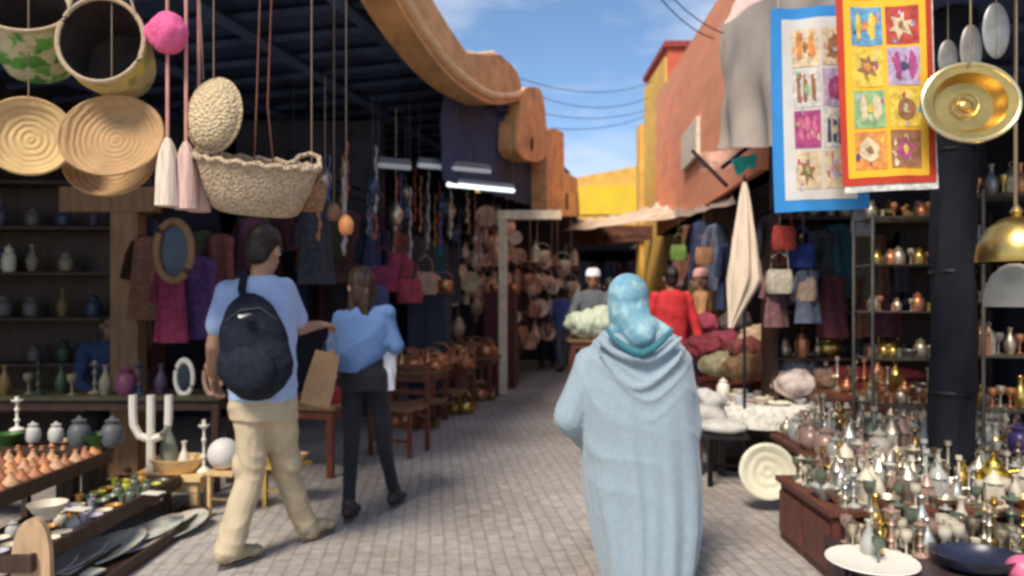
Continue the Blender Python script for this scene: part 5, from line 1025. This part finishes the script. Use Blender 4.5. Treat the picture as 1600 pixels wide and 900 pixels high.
# sacks and bundles heaped on low tables
table('bag_table', (2.62,8.2), 1.1, 1.6, .55, RROT, 'low table buried under bags and cloth bundles', redwood_m, redwood_m)
sack = [((1100,545,7.6),(.16,.02,.03),'dark red',.22),((1130,535,7.9),(.20,.03,.05),'wine',.2),((1165,548,7.3),(.26,.10,.05),'rust',.2),((1190,530,7.5),(.62,.42,.26),'peach',.25),((1225,535,7.4),(.58,.36,.22),'tan',.22),((1200,570,7.0),(.35,.14,.08),'brown',.2),((1160,575,7.1),(.20,.12,.06),'olive brown',.2),((1120,570,7.3),(.22,.20,.12),'moss',.18),((1245,575,6.9),(.55,.52,.55),'silvery white',.22),((1275,560,7.1),(.36,.30,.34),'mauve grey',.2),((1240,600,6.6),(.60,.48,.44),'pale rose',.2),((1095,510,8.4),(.24,.02,.04),'cherry',.22),((1150,505,8.2),(.10,.08,.08),'black',.2),((1290,590,6.7),(.62,.45,.32),'sand',.18)]
for k, (p_, c, n_, r_) in enumerate(sack):
    c0 = W(*p_); q = MB(); q.ell((0,0,0), (r_,r_*.85,r_*.62)); q.ell((r_*.3,0,r_*.35), (r_*.55,r_*.5,r_*.4)); q.ell((-r_*.35,-.03,r_*.1), (r_*.6,r_*.6,r_*.5))
    o_ = sculpt('cloth_bundle', q, gm(n_.replace(' ','_'), c), None, .014, folds(.03, 16, k)); o_.location = c0; tag(o_, '%s cloth bundle in the heap between parasol and lace table' % n_, 'bundle', 'cloth bundles heaped on the low table')
    hs = c0.z-r_*.6
# white lace table
table('lace_table', (2.42,6.75), 1.5, .95, .5, RROT, 'low table covered by a white lace cloth with pale goods', redwood_m, darkwood_m)
lace_m = mat('white_lace', (.80,.77,.70), .85, var=.12, scale=12, bump=.4, pat=P_spots(20, ((.45,.40,.36),), amt=.5))
cloth_over((2.42,6.75), 1.5, .95, .5, RROT, lace_m, 'white lace cloth draped over the low table before the heap of bundles', .16)
fill(('bowl','plate','jar','bowl'), 6.38, 7.1, 1.75, 3.1, .515, 8, 4, [(bone_m,'ivory'),(mat('pale_rose',(.60,.40,.36),.5),'pale rose'),(mat('mist_grey',(.45,.45,.47),.5),'misty grey'),(white_m,'white')], 'on the white lace cloth', 'pale goods on the lace table', .8)
wbx = MB(); wbx.box((0,0,.06), (.42,.3,.12)); tag(wbx.build('white_box', bone_m, None, False, (2.92,6.45,.515), RROT), 'flat white box on the corner of the lace table', 'box')
rc = empty('red_chest', (3.05,6.2,0), RROT, 'deep red wooden chest standing beside the lace table', 'chest'); rdm = mat('deep_red_wood', (.22,.02,.03), .5, var=.25)
MB().box((0,0,.4), (.5,.45,.8)).build('chest_body', rdm, rc, False); MB().box((0,-.01,.83), (.54,.49,.05)).build('lid', rdm, rc, False)
for z in (.22,.55): MB().box((0,-.235,z), (.42,.02,.26)).build('drawer', rdm, rc, False)
# dark stool with cushion, white disc
ds = put('stool','dark_stool', (W(1130,755,5.8).x,5.8,0), 'black stool under a flat white cushion beside the robed woman', 'stool', None, mat('black_wood', (.015,.014,.016), .5), 1.0, RROT, sz=1.1)
q = MB(); q.ell((0,0,.05), (.19,.19,.06), seg=24); o_ = q.build('cushion', mat('white_cushion', (.52,.50,.46), .85), None, True, (W(1130,755,5.8).x,5.8,.39)); tag(o_, 'flat white cushion lying on the black stool', 'cushion')
bx_ = MB(); bx_.ell((0,0,.09),(.15,.14,.10)); bx_.ell((.03,0,.2),(.12,.12,.09)); bx_.ell((-.05,0,.24),(.08,.09,.07)); o_ = sculpt('pale_bag', bx_, mat('white_cushion', (.52,.50,.46), .85), None, .012, folds(.02,20,4)); o_.location = (W(1108,640,6.1).x,6.1,.40); tag(o_, 'pale bundle standing behind the white cushion', 'bundle')
table('pale_bundle_stand', (W(1108,640,6.1).x,6.12), .3, .26, .40, RROT, 'small dark stand under the pale bundle', darkwood_m, darkwood_m)
wd = empty('white_round_tray', (W(1199,735,5.0).x,5.0,.275), 0, 'round white embossed tray leaning against the goods beneath the lace table', 'tray'); wd.rotation_euler = (R(80),0,R(-6))
q = MB(); q.lathe([(0,-.0),(.13,.0),(.15,.012),(.185,.016),(.19,.008),(.15,-.01),(0,-.012)], seg=40); q.build('disc', mat('cream_enamel', (.76,.72,.54), .45, var=.1, scale=16, bump=.5, pat=P_rings(5,(.5,.46,.3),.3,'RINGS','Z')), wd)
q = MB(); ring(q, (0,0,.013), .17, .006, None, 36); q.build('raised_ring', white_m, wd)
# shelves of brass behind, wire racks
wr = mat('pewter_wire', (.16,.15,.13), .4, .8, var=.3)
def wire_rack(c, w_, h_, d_, n, rz, label):
    r = empty('wire_rack', c, rz, label, 'rack')
    for x in (-1,1):
        for y in (-1,1): q = MB(); q.tube([(x*w_/2,y*d_/2,0),(x*w_/2,y*d_/2,h_)], .012, 6); q.build('upright', wr, r)
    for k in range(n):
        z = .1+(h_-.12)*k/(n-1); q = MB()
        for j in range(5): q.tube([(-w_/2,-d_/2+d_*j/4,z),(w_/2,-d_/2+d_*j/4,z)], .005, 4)
        for x in (-1,1): q.tube([(x*w_/2,-d_/2,z),(x*w_/2,d_/2,z)], .006, 4)
        q.build('wire_shelf', wr, r)
    return r
sm = [(silver_m,'silver'),(brass_m,'brass'),(copper_m,'copper'),(mat('pewter',(.28,.27,.25),.4,.7,var=.3),'pewter'),(silver_m,'silver')]
wire_rack((2.66,5.0,0), .55, 2.0, .35, 7, R(-6), 'tall wire rack of small metal cups beside the wrapped post')
for k in range(7): fill(('tumbler','goblet','bowl','jar'), 4.9, 5.15, 2.42, 2.92, .105+1.88*k/6, 8, 1, sm, 'on wire shelf %s of the tall rack' % ('one','two','three','four','five','six','seven')[k], 'cups on the tall wire rack', .62)
wire_rack((3.25,4.6,0), .8, 2.1, .35, 7, R(-4), 'second wire rack of lamps and cups at the frame edge behind the dome lamps')
for k in range(7): fill(('tumbler','goblet','vase','lantern'), 4.5, 4.75, 2.88, 3.62, .105+1.98*k/6, 11, 1, sm, 'on wire shelf %s of the edge rack' % ('one','two','three','four','five','six','seven')[k], 'cups on the edge wire rack', .75)
shelf_unit('shelf_unit', (3.3,6.75,0), 1.9, 2.2, .35, 6, 0, 'dark shelf unit of brass and pewter behind the red chest', darkwood_m)
for k in range(1,6): fill(('jar','vase','teapot','copper_pot','lantern','candlestick'), 6.62, 6.8, 2.42, 4.15, .075+2.1*k/5, 13, 1, sm+[(rose_m,'rose'),(dkbowl_m,'dark blue')], 'on board %s of the brass shelf unit' % ('one','two','three','four','five')[k-1], 'brass and pewter on the shelf unit', .85)
table('brass_table', (2.85,5.65), .9, .5, .72, RROT, 'table of small brass and rose pots in front of the red chest', redwood_m, redwood_m)
fill(('teapot','vase','lantern','candelabra','bowl'), 5.45, 5.85, 2.5, 3.25, .72, 6, 3, [(brass_m,'brass'),(copper_m,'copper'),(rose_m,'rose'),(silver_m,'silver')], 'on the brass pot table', 'pots on the brass table', .8)
# the crowded front tables
chn = mat('chest_brown', (.13,.045,.03), .5, var=.35, scale=6, stretch=(3,3,.6))
fm_ = [(silver_m,'silver'),(bone_m,'ivory'),(silver2_m,'bright silver'),(glass_m,'smoky glass'),(rose_m,'rose'),(silver_m,'silver'),(brass_m,'brass'),(bone_m,'ivory'),(silver2_m,'bright silver'),(glass_m,'smoky glass'),(bone_m,'ivory'),(silver_m,'silver'),(rose_m,'rose'),(silver_m,'silver'),(green_m,'green')]
def chest(name, c, sx, sy, h, rz, label, m):
    r = empty(name, (c[0],c[1],0), rz, label, 'chest'); MB().box((0,0,h/2), (sx,sy,h-.02)).build('chest_body', m, r, False); MB().box((0,0,h), (sx+.05,sy+.05,.03)).build('lid', m, r, False)
    n_ = max(2, int(sy/.3))
    for k in range(n_): MB().box((-sx/2-.008, -sy/2+sy*(k+.5)/n_, h/2), (.02, sy/n_-.05, h-.12)).build('side_panel', m, r, False)
    for x in (-.25,.25): MB().box((x*sx, -sy/2-.008, h/2), (sx*.42,.02,h-.12)).build('front_panel', m, r, False)
    return r
chest('display_chest', (2.78,5.0), 1.7, .95, .42, RROT, 'rear panelled chest under the rearmost crowd of silver and glassware', chn)
fill(('candlestick','goblet','lantern','vase','teapot','candelabra','tumbler','jar'), 4.55, 5.46, 1.97, 3.6, .435, 19, 8, fm_, 'on the red brown chest', 'silver and glassware on the red brown chest', .95)
chest('display_chest', (2.45,4.1), 1.66, .72, .36, 0, 'lower red brown chest under the middle crowd of candlesticks and goblets', chn)
fill(('candlestick','goblet','lantern','vase','candelabra','tumbler','bowl'), 3.76, 4.44, 1.66, 3.25, .375, 21, 9, fm_, 'on the lower chest', 'candlesticks and goblets on the lower chest', .78)
chest('display_chest', (2.32,3.45), 1.45, .50, .22, RROT, 'lowest black chest carrying plates at the paving edge', mat('dark_chest', (.05,.03,.035), .5))
fill(('candlestick','goblet','goblet','tumbler','vase'), 3.44, 3.71, 1.62, 2.98, .235, 21, 4, fm_, 'on the lowest black chest', 'goblets on the lowest black chest', .85)
def bigplate(px, py, D, r_, m_, label, nm='serving_plate'):
    c = W(px,py,D); o_ = put('plate', nm, c, label, 'plate', None, m_, r_/.13, 0); o_.scale.z = 1.2; return o_
bigplate(1362,882,3.36,.20, white_m, 'large white oval serving plate at the paving edge of the lowest chest')
put('goblet','green_goblet', W(1372,882,3.36), 'single green goblet standing on the large white plate', 'goblet', None, green_m, .8)
db = MB(); db.lathe([(0,0),(.12,0),(.19,.05),(.215,.12),(.205,.12),(.18,.06),(.11,.02),(0,.015)], seg=32); tag(db.build('dark_basin', dkbowl_m, None, True, (W(1525,0,3.30).x, 3.30, .236)), 'wide midnight blue basin under the pale goblets', 'basin').scale = (.85,.7,.62)
q = MB(); q.ell((0,0,0), (.065,.065,.062), seg=20, rings=14); tag(q.build('pink_globe', mat('pink_glaze', (.70,.16,.28), .4), None, True, W(1597,890,3.2)), 'pink round pot cut off at the frame edge beside the basin', 'pot')
put('teapot','golden_teapot', W(1552,775,3.95), 'gleaming golden teapot among the silver on the lower chest', 'teapot', None, gold_m, 1.25, R(150))
put('jar','violet_jar', W(1592,710,4.5), 'violet lidded jar at the frame edge behind the golden teapot', 'jar', None, mat('violet_glaze', (.05,.03,.14), .35), 1.1)
q = MB(); q.lathe([(0,0),(.05,0),(.09,.05),(.10,.08),(.09,.14),(.04,.17),(0,.18)], seg=20); tag(q.build('rose_globe_vase', mat('rose_cream', (.62,.40,.32), .35, var=.3, scale=14), None, True, W(1372,775,4.15)), 'rounded rose and cream pot rising above the silver crowd', 'pot')
# pale cart near the man in the white cap
ctb = table('goods_cart', (.98,9.0), .62, .45, .95, 0, 'wooden cart carrying the pale green bundle before the man in white cap', wood_m, redwood_m)
q = MB(); q.ell((0,0,0), (.32,.26,.2)); q.ell((.14,0,.1), (.2,.2,.14)); q.ell((-.16,0,.02), (.2,.2,.14)); o_ = sculpt('cloth_bundle', q, mat('pale_green_cloth', (.52,.58,.44), .85, var=.2, scale=8), None, .014, folds(.03,14,3)); o_.location = (.98,9.0,1.12); tag(o_, 'pale green cloth bundle piled on the cart below the white cap', 'bundle')
# far wall of odds and ends in the passage
for j in range(12):
    kaf((1.3+.22*j, 20.2+.3*(j%3), 2.45), (0,6,1,7,4,5,0,8,2,3,9,6)[j], 'hanging in the dark passage mouth', .9, R(rnd.uniform(-20,20)), 'garments in the dark passage')
